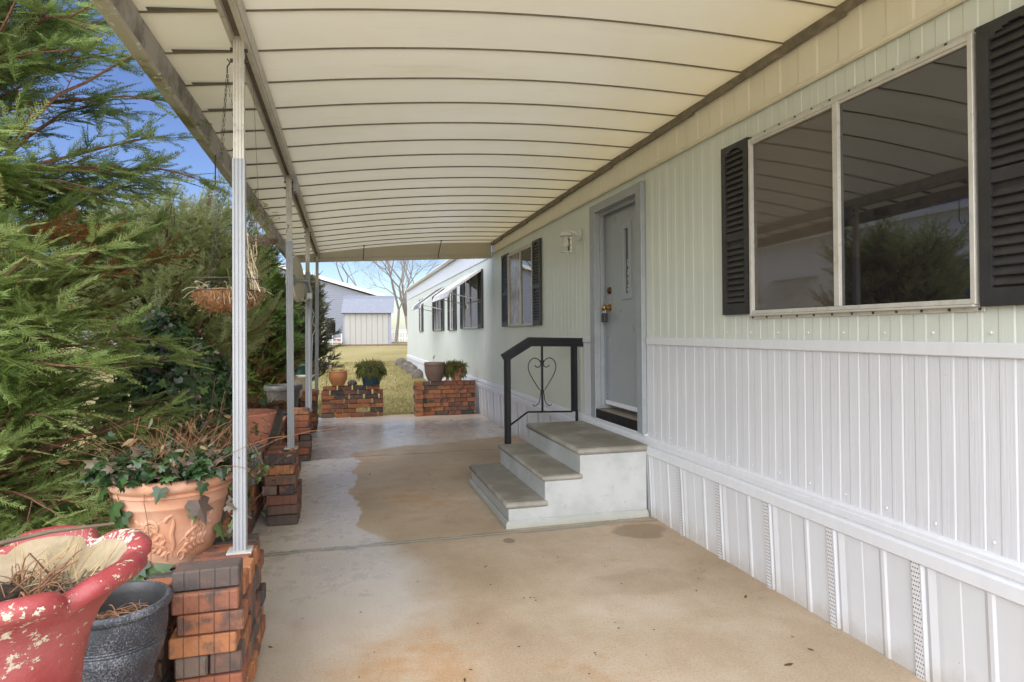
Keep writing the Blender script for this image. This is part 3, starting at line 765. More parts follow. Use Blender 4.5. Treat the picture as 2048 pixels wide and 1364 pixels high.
def window_awning(y0, y1, ztop, zc, xo, zl, brz):
    a = MB()
    th = .014
    a.poly([(XW - .01, y0, ztop), (xo + .04, y0, zc), (xo + .04, y0, zc - th), (XW - .01, y0, ztop - th)], (0, y1 - y0, 0))
    a.poly([(xo + .04, y0, zc), (xo, y0, zl), (xo + .012, y0, zl - .004), (xo + .04, y0, zc - th)], (0, y1 - y0, 0))
    k = int((y1 - y0)/.11)
    for i in range(k):
        y = y0 + (i + .5)*(y1-y0)/k; a.bar((XW - .02, y, ztop + .006), (xo + .05, y, zc + .008), .03, .012); a.bar((xo + .045, y, zc + .006), (xo + .002, y, zl + .004), .03, .010)
    o = a.build('window_awning', M['stripe'], house)
    for y in (y0 - .012, y1):
        e = MB(); e.poly([(XW - .01, y, ztop + .012), (xo + .04, y, zc + .012), (xo + .04, y, zc - .024), (XW - .01, y, ztop - .024)], (0, .012, 0))
        e.poly([(xo + .04, y, zc + .012), (xo - .006, y, zl), (xo + .016, y, zl - .006), (xo + .04, y, zc - .024)], (0, .012, 0))
        e.build('side_rail', M['alu'], o)
    for y, yw in ((y0 + .05, y0 + .2), (y1 - .05, y1 - .1)):
        b = MB(); b.bar((xo + .05, y, zc - .03), (XW - .03, yw, brz), .022, .014); b.build('brace', M['alu'], o)
window_awning(9.97, 11.75, 2.372, 2.005, 1.575, 1.905, 1.88); window_awning(14.02, 15.75, 2.355, 1.99, 1.60, 1.89, 1.865)

# ---- door
dr = MB(); D0, D1, DZ0, DZ1 = 4.378, 5.185, .705, 2.385           # leaf, hinges on the near side
XD = XW + .075
def door():
    f = MB()
    for y0, y1 in ((4.262, 4.372), (5.195, 5.300)):
        f.box(XW - .030, XW - .004, y0, y1, .585, 2.462); 
    f.box(XW - .030 + .001, XW - .004, 4.372, 5.195, 2.392, 2.462)
    f.box(XW - .0042, XD + .05, 4.335, 4.375, .60, 2.41); f.box(XW - .0042, XD + .05, 5.192, 5.235, .60, 2.41); f.box(XW - .0042, XD + .05, 4.375, 5.192, 2.388, 2.41)
    f.box(XW + .02, XW + .05, 5.17, 5.192, .70, 2.388); f.box(XW + .02, XW + .05, 4.375, 5.17, 2.36, 2.388)
    f.tube([(XW - .034, 4.268, .585), (XW - .034, 4.268, 2.462)], .008, 6)
    fo = f.build('door_frame', M['doorframe'], house, bevel=.002)
    s_ = MB(); s_.box(XW - .02, XD + .05, 4.375, 5.192, .640, .672); s_.build('sill', M['worn'], fo, bevel=.003)
    s_ = MB(); s_.box(XW - .026, XW - .0205, 4.375, 5.192, .592, .668); s_.build('sill_edge', M['blackiron'], fo)
    s_ = MB(); s_.box(XW - .026, XW + .08, 4.262, 5.30, .575, .590); s_.build('bottom_flashing', M['trim'], fo)
    # leaf with a slot for the narrow light
    L = MB(); a, b, c_, d = 4.652, 4.835, 1.612, 2.232
    X0, X1 = XD - .004, XD + .036
    L.box(X0, X1, D0, a, DZ0, DZ1); L.box(X0, X1, b, D1, DZ0, DZ1); L.box(X0, X1, a, b, DZ0, c_); L.box(X0, X1, a, b, d, DZ1)
    leaf = L.build('door', M['door'], house)
    fr = MB()
    for q in ((a - .002, a + .05), (b - .05, b + .002)): fr.box(X0 - .011, X0 + .02, *q, c_ - .005, d + .005)
    fr.box(X0 - .0105, X0 + .02, a + .05, b - .05, c_ - .005, c_ + .045); fr.box(X0 - .0105, X0 + .02, a + .05, b - .05, d - .045, d + .005)
    fr.build('light_frame', M['door'], leaf, bevel=.004)
    q = MB(); q.box(X0 + .012, X0 + .016, a + .05, b - .05, c_ + .045, d - .045); q.build('light_pane', M['glass'], leaf)
    r_ = random.Random(4); lc = MB()
    for i in range(60):                                     # lace curtain seen through the pane
        y = r_.uniform(a + .052, b - .075); z = r_.uniform(c_ + .05, c_ + .33); s2 = r_.uniform(.006, .013)
        lc.cbox((X0 + .0112, y, z), (.001, s2, s2*1.3), Matrix.Rotation(r_.uniform(0, 3), 3, 'X'))
    lo = lc.build('lace_trim', M['pale'], leaf); lo['kind'] = 'stuff'
    q = MB(); q.box(X0 - .014, X0, D0 + .005, D1 - .005, DZ0 + .005, DZ0 + .04); q.build('sweep_strip', M['trim'], leaf, bevel=.003)
    k = MB(); ky = 5.085
    def kn(prof, z): 
        for i in range(len(prof)-1):
            k.tube([(X0 - prof[i][0], ky, z), (X0 - prof[i+1][0] - 1e-4, ky, z)], [prof[i][1], prof[i+1][1]], 16, i in (0, len(prof)-2))
    kn([(0, .034), (.008, .034), (.012, .016), (.035, .014), (.045, .026), (.062, .030), (.072, .022), (.075, .0)], 1.552)
    k.build('door_handle', M['brass'], leaf, smooth=True)
    k = MB(); kn([(0, .032), (.012, .030), (.022, .018), (.024, .0)], 1.70); k.build('deadbolt', M['bronze'], leaf, smooth=True)
    for z in (.95, 1.62, 2.2):
        h = MB(); h.tube([(X0 - .004, D0 - .002, z - .045), (X0 - .004, D0 - .002, z + .045)], .007, 8); h.build('hinge', M['doorframe'], leaf)
    return X0, ky
X0d, kyd = door()
lb = thing('lock_box', 'black key lock box hanging from the brass door handle', 'lock box', (X0d - .05, kyd, 1.47))
q = MB(); q.box(X0d - .072, X0d - .036, kyd - .030, kyd + .030, 1.425, 1.505); q.build('case', M['blackplastic'], lb, bevel=.007, seg=2)
q = MB(); q.tube([(X0d - .054, kyd + .018*cos(t), 1.50 + .065*sin(t)) for t in [pi*i/10 for i in range(11)]], .0045, 8); q.build('shackle', M['alu'], lb, smooth=True)
q = MB()
for i in range(2):
    for j in range(3): q.cbox((X0d - .074, kyd - .013 + .026*i, 1.445 + .018*j), (.004, .012, .009))
q.build('keypad', M['wire'], lb)

# ---- porch lamp (screwed to the wall)
def lamp():
    y, z = 5.60, 2.262
    b = MB(); b.tube([(XW - .006, y, z), (XW - .016, y, z), (XW - .026, y, z)], [.055, .055, .03], 24)
    b.tube([(XW - .02, y, z), (XW - .06, y + .01, z + .025), (XW - .10, y + .02, z + .035), (XW - .135, y + .03, z + .03)], .010, 10)
    c = Vector((XW - .135, y + .03, 0))
    b.lathe([(0, .052), (.012, .050), (.022, .040), (.045, .030), (.056, .018), (.058, .006), (.050, .0)], (c.x, c.y, z - .012), 24)
    o = b.build('porch_lamp', M['whitemetal'], house, smooth=True)
    g_ = MB()
    s2, zb, zt_ = .047, z - .165, z - .012
    ring = lambda k, zz: [(c.x + k*s2*a_, c.y + k*s2*b_, zz) for a_, b_ in ((1, .55), (.55, 1), (-.55, 1), (-1, .55), (-1, -.55), (-.55, -1), (.55, -1), (1, -.55), (1, .55))]
    g_.grid([ring(1, zb), ring(1, zt_)]); g_.build('glass_shade', M['clear'], o, recalc=False)
    for zz, w_ in ((zb, .0045), (zt_, .004)): r_ = MB(); r_.tube(ring(1, zz), w_, 6); r_.build('shade_rim', M['whitemetal'], o, smooth=True)
    q_ = MB(); q_.lathe([(.0, -.062), (.018, -.055), (.026, -.035), (.024, -.012), (.015, .01), (.014, .03), (.0, .031)], (c.x, c.y, z - .055), 16); q_.build('bulb', M['bulb'], o, smooth=True)
lamp()

# ================================================================== PATIO AWNING
NEAR = [(-.76, 2.583), (-.41, 2.63), (0, 2.69), (.5, 2.742), (.85, 2.768), (1.24, 2.786), (1.7, 2.790), (2.16, 2.78)]
FAR = [(-.68, 2.425), (-.36, 2.465), (.0, 2.518), (.45, 2.577), (.80, 2.612), (1.2, 2.648), (1.6, 2.672), (2.155, 2.69)]
def ceil_row(y, nx=26):
    s_ = (y - 2.7)/6.5
    zf = lambda T, x: float(np.interp(x, [a for a, b in T], [b for a, b in T]))
    out = []
    for i in range(nx+1):
        u_ = i/nx; xn = NEAR[0][0] + (NEAR[-1][0]-NEAR[0][0])*u_; xf = FAR[0][0] + (FAR[-1][0]-FAR[0][0])*u_
        out.append((xn + (xf-xn)*s_, y, zf(NEAR, xn) + (zf(FAR, xf) - zf(NEAR, xn))*s_))
    z = [p_[2] for p_ in out]
    for _ in range(3): z = [z[0]] + [(z[i-1] + 2*z[i] + z[i+1])/4 for i in range(1, nx)] + [z[-1]]
    return [(p_[0], y, zz) for p_, zz in zip(out, z)]
awn = thing('patio_awning', 'cream metal patio awning on four white posts attached to the mobile home', 'patio awning', (.7, 4.5, 0))
R0, R1, PP, PH = .25, 9.25, .3495, 3.038
u = MB(); gro = MB()
k = math.ceil((R0 - PH)/PP)
edges = [PH + i*PP for i in range(k, 40) if R0 - .01 < PH + i*PP < R1]
edges = [R0] + edges + [R1]
for a, b in zip(edges[:-1], edges[1:]):
    if b - a < .03: continue
    rows = []
    for t, dz in ((.0, -.005), (.006, -.0056), (.04, -.004), (.5, -.0005), (b - a - .03, .003), (b - a, .0035)):
        y = a + (t if t != .5 else (b-a)*.5)
        rows.append([(x, yy, z + dz) for x, yy, z in ceil_row(y)])
    u.grid(rows)
    gro.grid([[(x, yy, z + dz) for x, yy, z in ceil_row(b - .0015)] for dz in (-.006, .008)])  # dark strip stands in for the shade at each panel step
    # dark wedge painted in for the shaded gap that opens towards the gutter
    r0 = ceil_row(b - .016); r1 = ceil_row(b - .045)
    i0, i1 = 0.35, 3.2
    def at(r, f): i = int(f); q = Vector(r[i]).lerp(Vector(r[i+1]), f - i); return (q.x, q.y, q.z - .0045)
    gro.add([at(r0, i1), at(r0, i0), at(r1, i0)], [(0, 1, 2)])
u.build('roof_panel', M['ceil'], awn, smooth=True, recalc=False, ang=25)
gro.build('panel_joint', M['recess_shade'], awn, recalc=False)
def along(pairs, y0=R0, y1=R1 + .02, n=12):
    """sweep an x,z offset profile along the awning's outer edge"""
    P = []
    for i in range(n+1):
        y = y0 + (y1-y0)*i/n; e = ceil_row(y)[0]
        P.append([(e[0] + dx, y, e[2] + dz) for dx, dz in pairs])
    return P
u = MB(); u.grid(along([(.006, .03), (.004, -.012), (-.006, -.085), (-.012, -.092)])); u.grid(along([(-.075, -.088), (-.085, .05), (-.07, .07)]))
u.build('gutter', M['gutter'], awn, smooth=True, recalc=False)
u = MB(); u.grid(along([(-.010, -.0915), (-.022, -.102), (-.062, -.100), (-.078, -.088), (-.082, -.06)])); u.build('gutter_lip', M['lip'], awn, smooth=True, recalc=False)
def beam_pt(y, dz=0, dx=0):
    s_ = (y - 2.7)/6.5; return (-.41 + .045*s_ + dx, y, 2.532 - .104*s_ + dz)
u = MB(); n = 10; ys_ = [R0 + (R1-R0)*i/n for i in range(n+1)]
u.grid([[beam_pt(y, .13, -.036), beam_pt(y, 0, -.034), beam_pt(y, 0, -.016), beam_pt(y, .02, -.014)] for y in [beam_pt(q)[1] for q in ys_]])
u.grid([[beam_pt(y, .13, .036), beam_pt(y, .03, .035), beam_pt(y, .03, .029), beam_pt(y, 0, .034), beam_pt(y, 0, .014), beam_pt(y, .02, .012)] for y in ys_])
bo = u.build('support_beam', M['beam'], awn, smooth=True, recalc=False, ang=15)
u = MB(); u.grid([[beam_pt(y, .021, -.016), beam_pt(y, .021, .014)] for y in ys_]); u.build('beam_channel', M['recess_shade'], bo, recalc=False)
POSTS = [((-.402, 2.70, .492), 2.752), ((-.385, 4.93, .505), 4.93), ((-.383, 7.10, .525), 7.10), ((-.378, 9.16, .55), 9.20)]
def fluted(mb, a, b, w_):
    """square post with three fluted grooves on each face"""
    prof = []
    for side in range(4):
        ang = side*pi/2
        for t, d in ((-.5, 0), (-.36, 0), (-.33, -.07), (-.27, -.07), (-.24, 0), (-.06, 0), (-.03, -.07), (.03, -.07), (.06, 0), (.24, 0), (.27, -.07), (.33, -.07), (.36, 0)):
            x, y = t*w_, -(.5 + d)*w_
            prof.append((x*cos(ang) - y*sin(ang), x*sin(ang) + y*cos(ang)))
    n = len(prof); a = Vector(a); b = Vector(b)
    mb.add([(a.x+x, a.y+y, a.z) for x, y in prof] + [(b.x+x, b.y+y, b.z) for x, y in prof],
           [(i, (i+1) % n, n + (i+1) % n, n + i) for i in range(n)] + [tuple(reversed(range(n))), tuple(range(n, 2*n))])
for (bx, by, bz), ty in POSTS:
    t_ = Vector(beam_pt(ty, -.0, .0)); b_ = Vector((bx, by, bz)); mid = b_.lerp(t_, .765)
    u = MB(); fluted(u, b_, mid, .0465); po = u.build('post', M['post'], awn, recalc=True)
    u = MB(); fluted(u, mid, t_ + Vector((0, 0, .02)), .040); u.build('post_sleeve', M['beam'], po)
    u = MB(); u.box(bx - .045, bx + .045, by - .04, by + .04, bz - .004, bz + .006); u.build('base_plate', M['alu'], po)
    u = MB()
    for zz in (-.03, -.075): u.cbox((t_.x - .027, ty, t_.z + zz), (.012, .012, .012)); u.cbox((t_.x + .027, ty, t_.z + zz), (.012, .012, .012))
    u.build('post_screw', M['screw'], po)['kind'] = 'stuff'
u = MB(); u.box(beam_pt(4.98)[0] + .026, beam_pt(4.98)[0] + .056, 4.93, 5.05, beam_pt(4.98)[2] - .09, beam_pt(4.98)[2] + .02); u.build('beam_clip', M['post'], awn, bevel=.003)
def valance():
    n = 22; row = ceil_row(R1 - .01, n); bot = lambda x: 2.334 + (x + .58)*.0446
    u = MB(); P = []
    for x, y, z in row[0:]:
        x = min(x, 2.118); b = bot(x); tp = max(z + .03, b + .075)
        P.append([(x, y - .0, tp), (x, y + .004, b + .068), (x, y - .008, b + .064), (x, y - .008, b + .058), (x, y + .002, b + .054), (x, y + .004, b + .006), (x, y - .010, b), (x, y + .03, b)])
    u.grid(P); vo = u.build('valance', M['valance'], awn, smooth=True, recalc=False, ang=15)
    for x in (.262, 1.335):
        z = float(np.interp(x, [q[0] for q in row], [q[2] for q in row])); b = MB()
        b.tube([(x + .005, R1 - .30, z + .01), (x, R1 - .02, bot(x) + .06), (x, R1 - .02, bot(x) + .015)], .0055, 6); b.cbox((x + .005, R1 - .30, z - .004), (.02, .02, .012)); b.build('valance_rod', M['screw'], awn)
    b = MB(); b.box(2.12, 2.133, R1 - .02, R1 + .015, bot(2.12) - .004, 2.70); b.build('end_cap', M['post'], awn)
valance()

# ================================================================== STEPS AND HANDRAIL
st = thing('precast_steps', 'three grey painted concrete steps below the grey door', 'steps', (1.6, 4.87, 0))
Y0, Y1 = 4.195, 5.53
def round_slab(mb, x0, x1, y0, y1, z0, z1):
    # bullnose on the front and both ends, flush at the back
    h = z1 - z0; r_ = h/2; arc = [(r_ - r_*cos(a), z0 + r_ - r_*sin(-pi/2 + a) if False else z0 + r_ + r_*sin(-pi/2 + a)) for a in [pi*i/10 for i in range(11)]]
    P = []
    for i in range(11):
        a = -pi/2 + pi*i/10; o = r_*(1 - cos(a)); z = z0 + r_ + r_*sin(a)
        P.append([(x1, y0 + o, z), (x0 + o + .012, y0 + o, z), (x0 + o, y0 + o + .012, z), (x0 + o, y1 - o - .012, z), (x0 + o + .012, y1 - o, z), (x1, y1 - o, z)])
    mb.grid(P); a_, b_ = P[-1], P[0]
    mb.add(a_, [tuple(range(6))]); mb.add(b_, [tuple(reversed(range(6)))])
    nb = len(P); mb.add([P[i][0] for i in range(nb)] + [P[i][5] for i in range(nb)], [tuple(list(range(nb)) + list(range(2*nb-1, nb-1, -1)))])
TR = [(1.060, 1.36, .131, .176), (1.325, 1.62, .304, .342), (1.588, 2.126, .472, .520)]
u = MB()
u.poly([(1.082, Y0 + .014, 0), (2.122, Y0 + .014, 0), (2.122, Y0 + .014, .472), (1.607, Y0 + .014, .472), (1.607, Y0 + .014, .304), (1.345, Y0 + .014, .304), (1.345, Y0 + .014, .131), (1.082, Y0 + .014, .131)], (0, Y1 - Y0 - .028, 0))
u.build('body', M['steprise'], st, bevel=.004)
u = MB(); 
P = []
for dx, z in ((.000, 0), (-.022, .002), (-.024, .02), (-.018, .040), (-.004, .052)):
    P.append([(2.123, Y0 + .0135 + dx, z), (1.081 + dx, Y0 + .0135 + dx, z), (1.081 + dx, Y1 - .0135 - dx, z), (2.123, Y1 - .0135 - dx, z)])
u.grid(P); u.build('plinth', M['steprise'], st, smooth=True)
for i, (x0, x1, z0, z1) in enumerate(TR):
    u = MB(); round_slab(u, x0, x1, Y0, Y1, z0, z1); u.build('tread', M['steptread'], st, smooth=True, ang=50)

hr = thing('handrail', 'black iron handrail with a scrollwork heart beside the steps', 'handrail', (1.45, 5.575, 0))
YR = 5.575
def railx(pts, w_, h_, name, mat='blackiron', par=hr):
    b = MB()
    for p_, q_ in zip(pts[:-1], pts[1:]): b.bar((p_[0], YR, p_[1]), (q_[0], YR, q_[1]), w_, h_)
    return b.build(name, M[mat], par, bevel=.004)
# moulded top rail: outline with a mitred bend, cap wider than the core
def toprail():
    top = [(1.372, 1.140), (1.632, 1.297), (2.185, 1.284)]; bot = [(1.412, 1.070), (1.655, 1.215), (2.182, 1.205)]
    u = MB(); u.poly([(x, YR - .020, z) for x, z in top + bot[::-1]], (0, .040, 0))
    mid = lambda f: [(t_[0] + (b_[0]-t_[0])*f, t_[1] + (b_[1]-t_[1])*f) for t_, b_ in zip(top, bot)]
    u.poly([(x, YR - .028, z) for x, z in [(a, b + .001) for a, b in mid(.0)] + mid(.42)[::-1]], (0, .056, 0))
    u.poly([(x, YR - .025, z) for x, z in mid(.72) + [(a, b - .001) for a, b in mid(1)][::-1]], (0, .050, 0))
    u.build('top_rail', M['blackiron'], hr, bevel=.003)
toprail()
def hpost(x, z0, z1):
    b = MB(); b.box(x - .029, x + .029, YR - .016, YR + .016, z0, z1); b.box(x - .019, x + .019, YR - .029, YR + .029, z0 + .001, z1 - .001); b.build('post', M['blackiron'], hr, bevel=.003)
hpost(1.43, 0, 1.13); hpost(2.075, .60, 1.215)
b = MB(); b.box(2.088, 2.108, YR - .012, YR + .012, .30, .62); b.build('post_foot', M['blackiron'], hr)
railx([(1.455, .500), (1.62, .612), (2.055, .600)], .014, .016, 'lower_bar')
b = MB(); b.box(1.753, 1.771, YR - .007, YR + .007, .605, 1.212); b.build('picket', M['blackiron'], hr)
def heart():
    b = MB()
    for s_ in (-1, 1):
        pts = []
        key = [(.0, .735), (.012, .775), (.02, .81), (.06, .87), (.105, .945), (.128, 1.005), (.125, 1.055), (.10, 1.092), (.065, 1.105), (.03, 1.09), (.010, 1.062), (.012, 1.035), (.035, 1.020), (.058, 1.028), (.066, 1.042)]
        low = [(.0, .80), (.014, .77), (.018, .735), (.026, .700), (.045, .675), (.066, .664), (.080, .668), (.086, .680)]
        for ks in (key[2:], low):
            ps = [Vector((1.762 + s_*(a + .004), YR, z)) for a, z in ks]; out = []
            for i in range(len(ps)-1):
                p0 = ps[max(0, i-1)]; p1 = ps[i]; p2 = ps[i+1]; p3 = ps[min(len(ps)-1, i+2)]
                for t in (0, .25, .5, .75):
                    out.append(.5*((2*p1) + (p2-p0)*t + (2*p0 - 5*p1 + 4*p2 - p3)*t*t + (3*p1 - p0 - 3*p2 + p3)*t**3))
            b.tube(out + [ps[-1]], .0042, 8)
    for z in (1.075, .80): b.cbox((1.762, YR, z), (.03, .02, .018))
    b.build('heart_scroll', M['blackiron'], hr, smooth=True)
heart()

# ================================================================== BRICKWORK (dry stacked)
def brick(mb, c, size, rz, r, bev=.005, tint=None):
    """one chamfered paver"""
    x, y, z = (a/2 for a in size); b = bev
    Mx = Matrix.Translation(c) @ Matrix.Rotation(rz + r.gauss(0, .008), 4, 'Z') @ Matrix.Rotation(r.gauss(0, .004), 4, 'X')
    vs = []; idx = {}
    for sx in (-1, 1):
        for sy in (-1, 1):
            for sz in (-1, 1):
                for ax in range(3):
                    v = [sx*x, sy*y, sz*z]
                    for o in range(3):
                        if o != ax: v[o] -= b*(sx, sy, sz)[o]
                    idx[(sx, sy, sz, ax)] = len(vs); vs.append(Mx @ Vector(v))
    fs = []
    for ax in range(3):
        o1, o2 = [(1, 2), (2, 0), (0, 1)][ax]
        for s_ in (-1, 1):
            f = []
            for a_, b_ in ((-1, -1), (1, -1), (1, 1), (-1, 1)):
                k_ = [0, 0, 0]; k_[ax] = s_; k_[o1] = a_; k_[o2] = b_; f.append(idx[(*k_, ax)])
            fs.append(f if s_ > 0 else f[::-1])
    for ax in range(3):                                     # edge chamfers
        o1, o2 = [(1, 2), (2, 0), (0, 1)][ax]
        for a_ in (-1, 1):
            for b_ in (-1, 1):
                q = []
                for e_, face in ((-1, o1), (1, o1), (1, o2), (-1, o2)):
                    k_ = [0, 0, 0]; k_[ax] = e_; k_[o1] = a_; k_[o2] = b_; q.append(idx[(*k_, face)])
                fs.append(q)
    for sx in (-1, 1):
        for sy in (-1, 1):
            for sz in (-1, 1): fs.append([idx[(sx, sy, sz, k_)] for k_ in range(3)])
    mb.add(vs, fs); mb.tint += [(r.random() if tint is None else tint) + 0.*len(vs)]*len(vs)
BL, BW, BH = .206, .101, .066
def pier(label, x0, yf, courses, depth=3, seed=0, low_back=1, front=None):
    r = random.Random(seed); mb = MB(); ch = .0705
    for c_ in range(courses):
        z = (c_ + .5)*ch; jx = r.gauss(0, .008)
        for k in range(depth):
            if k >= 1 and c_ >= courses - low_back: continue
            y = yf + BW/2 + k*(BW + .004)
            ft = front[c_] if front and k == 0 else None; ft = ft if hasattr(ft, '__len__') or ft is None else (ft,)
            if (ft is not None and len(ft) == 2) or (ft is None and r.random() < .28):
                for s_ in (-1, 1): brick(mb, (x0 + jx + s_*(BL/4 + .001) + r.gauss(0, .003), y + r.gauss(0, .005), z), (BL/2 - .004, BW, BH), 0, r, tint=ft[(s_+1)//2] if ft else None)
            else: brick(mb, (x0 + jx + r.gauss(0, .006), y + r.gauss(0, .006), z), (BL, BW, BH), 0, r, tint=ft[0] if ft else None)
    return tag(mb.build('brick_pier', M['paver'], recalc=True), label, 'brick pier', 'dry stacked brick piers under the awning posts')
pier('nearest brick pier, dark top brick, post standing just behind it beside the blue black pot', -.445, 2.30, 8, 6, 11, front=[.35, .05, .2, (1., .6), .02, .48, .99, .74])
pier('brick pier under the second post with a black top brick and a split brick course', -.440, 4.72, 7, 5, 21, low_back=0, front=[.72, .6, .32, (1., .82), .58, .05, .85])
pier('third brick pier from the front, under a post beside the big black pot', -.465, 7.00, 8, 4, 31, low_back=1)
pier('farthest slim brick pier under the last post, beside the orange pot wall', -.47, 9.02, 8, 3, 41, low_back=0)
def wall_run(label, p0, p1, courses, seed, name='brick_wall', omit=.0, gap=.008, bl=BL, z0=0, group=None, ends=None, ch=.0685):
    r = random.Random(seed); mb = MB(); p0 = Vector(p0); p1 = Vector(p1); d = (p1-p0); L = d.length; d.normalize(); ang = atan2(d.y, d.x)
    for c_ in range(courses):
        t = (-.5*bl if c_ % 2 else 0) + r.uniform(-.03, .03); z = z0 + (c_ + .5)*ch
        while t < L:
            a = max(0, t); b_ = min(L, t + bl); t += bl + gap*r.uniform(.2, 2.2)
            if b_ - a < .035: continue
            if r.random() < omit and 0 < c_ < courses - 1: continue
            if r.random() < .16 and b_ - a > .18:
                mid = (a + b_)/2
                for e, f in ((a, mid - .003), (mid + .003, b_)): q = p0 + d*((e+f)/2); brick(mb, (q.x, q.y + r.gauss(0, .004), z), (f - e, BW, BH), ang, r)
            else:
                q = p0 + d*((a+b_)/2); n_ = Vector((-d.y, d.x, 0))*r.gauss(0, .005); brick(mb, (q.x + n_.x, q.y + n_.y, z), (b_ - a, BW, BH), ang, r)
    return tag(mb.build(name, M['paver']), label, 'brick wall', group)
G = 'low brick walls edging the patio'
wall_run('low brick planter ledge along the hedge side carrying the row of pots', (-.66, 2.42, 0), (-.66, 9.9, 0), 6, 5, gap=.006, group=G, ch=.075)
wall_run('low brick ledge at the near corner under the red urn and blue black pot', (-.70, 1.2, 0), (-.66, 2.41, 0), 5, 6, gap=.006, group=G, ch=.062)
wall_run('far brick wall left of the lawn opening carrying orange and blue green pots', (-.36, 10.50, 0), (.60, 10.47, 0), 7, 8, omit=.05, gap=.014, group=G, ch=.0725)
wr = MB()
wall_run('far brick wall right of the lawn opening carrying brown and small clay pots', (1.215, 10.30, 0), (2.08, 10.26, 0), 8, 9, gap=.006, group=G, ch=.0695)
pier_r = random.Random(77); mbp = MB()
for c_ in range(8):
    for k in range(2): brick(mbp, (1.15 + pier_r.gauss(0, .004), 10.24 + k*.108, (c_ + .5)*.0695), (.125, BW, BH), 0, pier_r)
tag(mbp.build('brick_pier', M['paver']), 'short brick stack ending the right far wall at the lawn opening', 'brick pier')

# ================================================================== POTS
def pot_profile(rt, rb, h, rim=.0, rimh=0., wall=.012, belly=0., foot=0.):
    o = [(0, 0), (rb*.97, 0), (rb, .006)]
    n = 8
    for i in range(1, n+1):
        t = i/n; z = .006 + (h - rimh - .006)*t; o.append((rb + (rt - rim - rb)*t + belly*sin(pi*t), z))
    if rim: o += [(rt - .004, h - rimh), (rt, h - rimh + .006), (rt, h - .006), (rt - .005, h)]
    else: o += [(rt, h)]
    return o + [(rt - wall - rim*.6, h), (rt - wall - rim, h - .012), (max(.01, rt - wall - rim - .006), h*.80)], max(.01, rt - wall - rim - .006), h*.80
def pot(name, label, c, rt, rb, h, mat, soil=True, cat='flower pot', n=44, fn=None, group='flower pots around the patio', soil_mat='soil', **k):
    prof, ri, zi = pot_profile(rt, rb, h, **k); root = thing(name, label, cat, c, group)
    b = MB(); b.lathe(prof, c, n, fn); b.build('pot_body', M[mat], root, smooth=True, ang=40)
    if soil:
        s_ = MB(); r_ = random.Random(int(c[1]*1000)); ring = []
        for rr in (0.001, .35, .7, 1.04): ring.append([(c[0] + ri*rr*cos(2*pi*i/20), c[1] + ri*rr*sin(2*pi*i/20), c[2] + zi + (r_.gauss(0, .006) if rr < 1 else 0)) for i in range(21)])
        for q in ring: q[-1] = q[0]
        s_.grid(ring); s_.build('soil', M[soil_mat], root, smooth=True)
    return root
def litter(parent_pot, c, r0, n, seed, name='plant_litter', label=None, h=.03, mats=('stem', 'straw')):
    """dead stems lying on the soil"""
    rr = random.Random(seed); b = MB()
    for i in range(n):
        a = rr.uniform(0, 2*pi); d = r0*sqrt(rr.random())*.9; x, y = c[0] + d*cos(a), c[1] + d*sin(a); t = rr.uniform(0, 2*pi); L = rr.uniform(.02, .07)
        b.tube(curly((x, y, c[2] + rr.uniform(0, h*.4)), (x + L*cos(t), y + L*sin(t), c[2] + rr.uniform(0, h)), 4, rr.uniform(-.004, .012), rr), rr.uniform(.0008, .002), 4, False)
    return b
r_l = random.Random(19)
LEAVES = [(.234, 6.198, .05), (.75, 5.978, .045), (.217, 5.36, .035), (.789, 3.567, .03), (.487, 2.489, .02), (.445, 2.44, .028), (-.324, 2.91, .025), (.912, 3.085, .02), (1.964, 2.812, .035), (1.744, 2.188, .05), (1.881, 2.275, .03), (1.895, 4.18, .025), (-.02, 3.736, .018)]
for x, y, sz in LEAVES:                             # a few dry leaves on the slab
    V, t = scatter(SLEAF, [[x, y, .006]], [[r_l.gauss(0, 1), r_l.gauss(0, 1), 0]], [[r_l.gauss(0, .15), r_l.gauss(0, .15), 1]], [sz], np.array([r_l.uniform(0, .45)]))
    tag(tris_mesh('dry_leaf', V, M['deadleaf'], None, t), 'small dry brown leaf lying on the concrete patio', 'leaf', 'dry leaves scattered on the concrete')
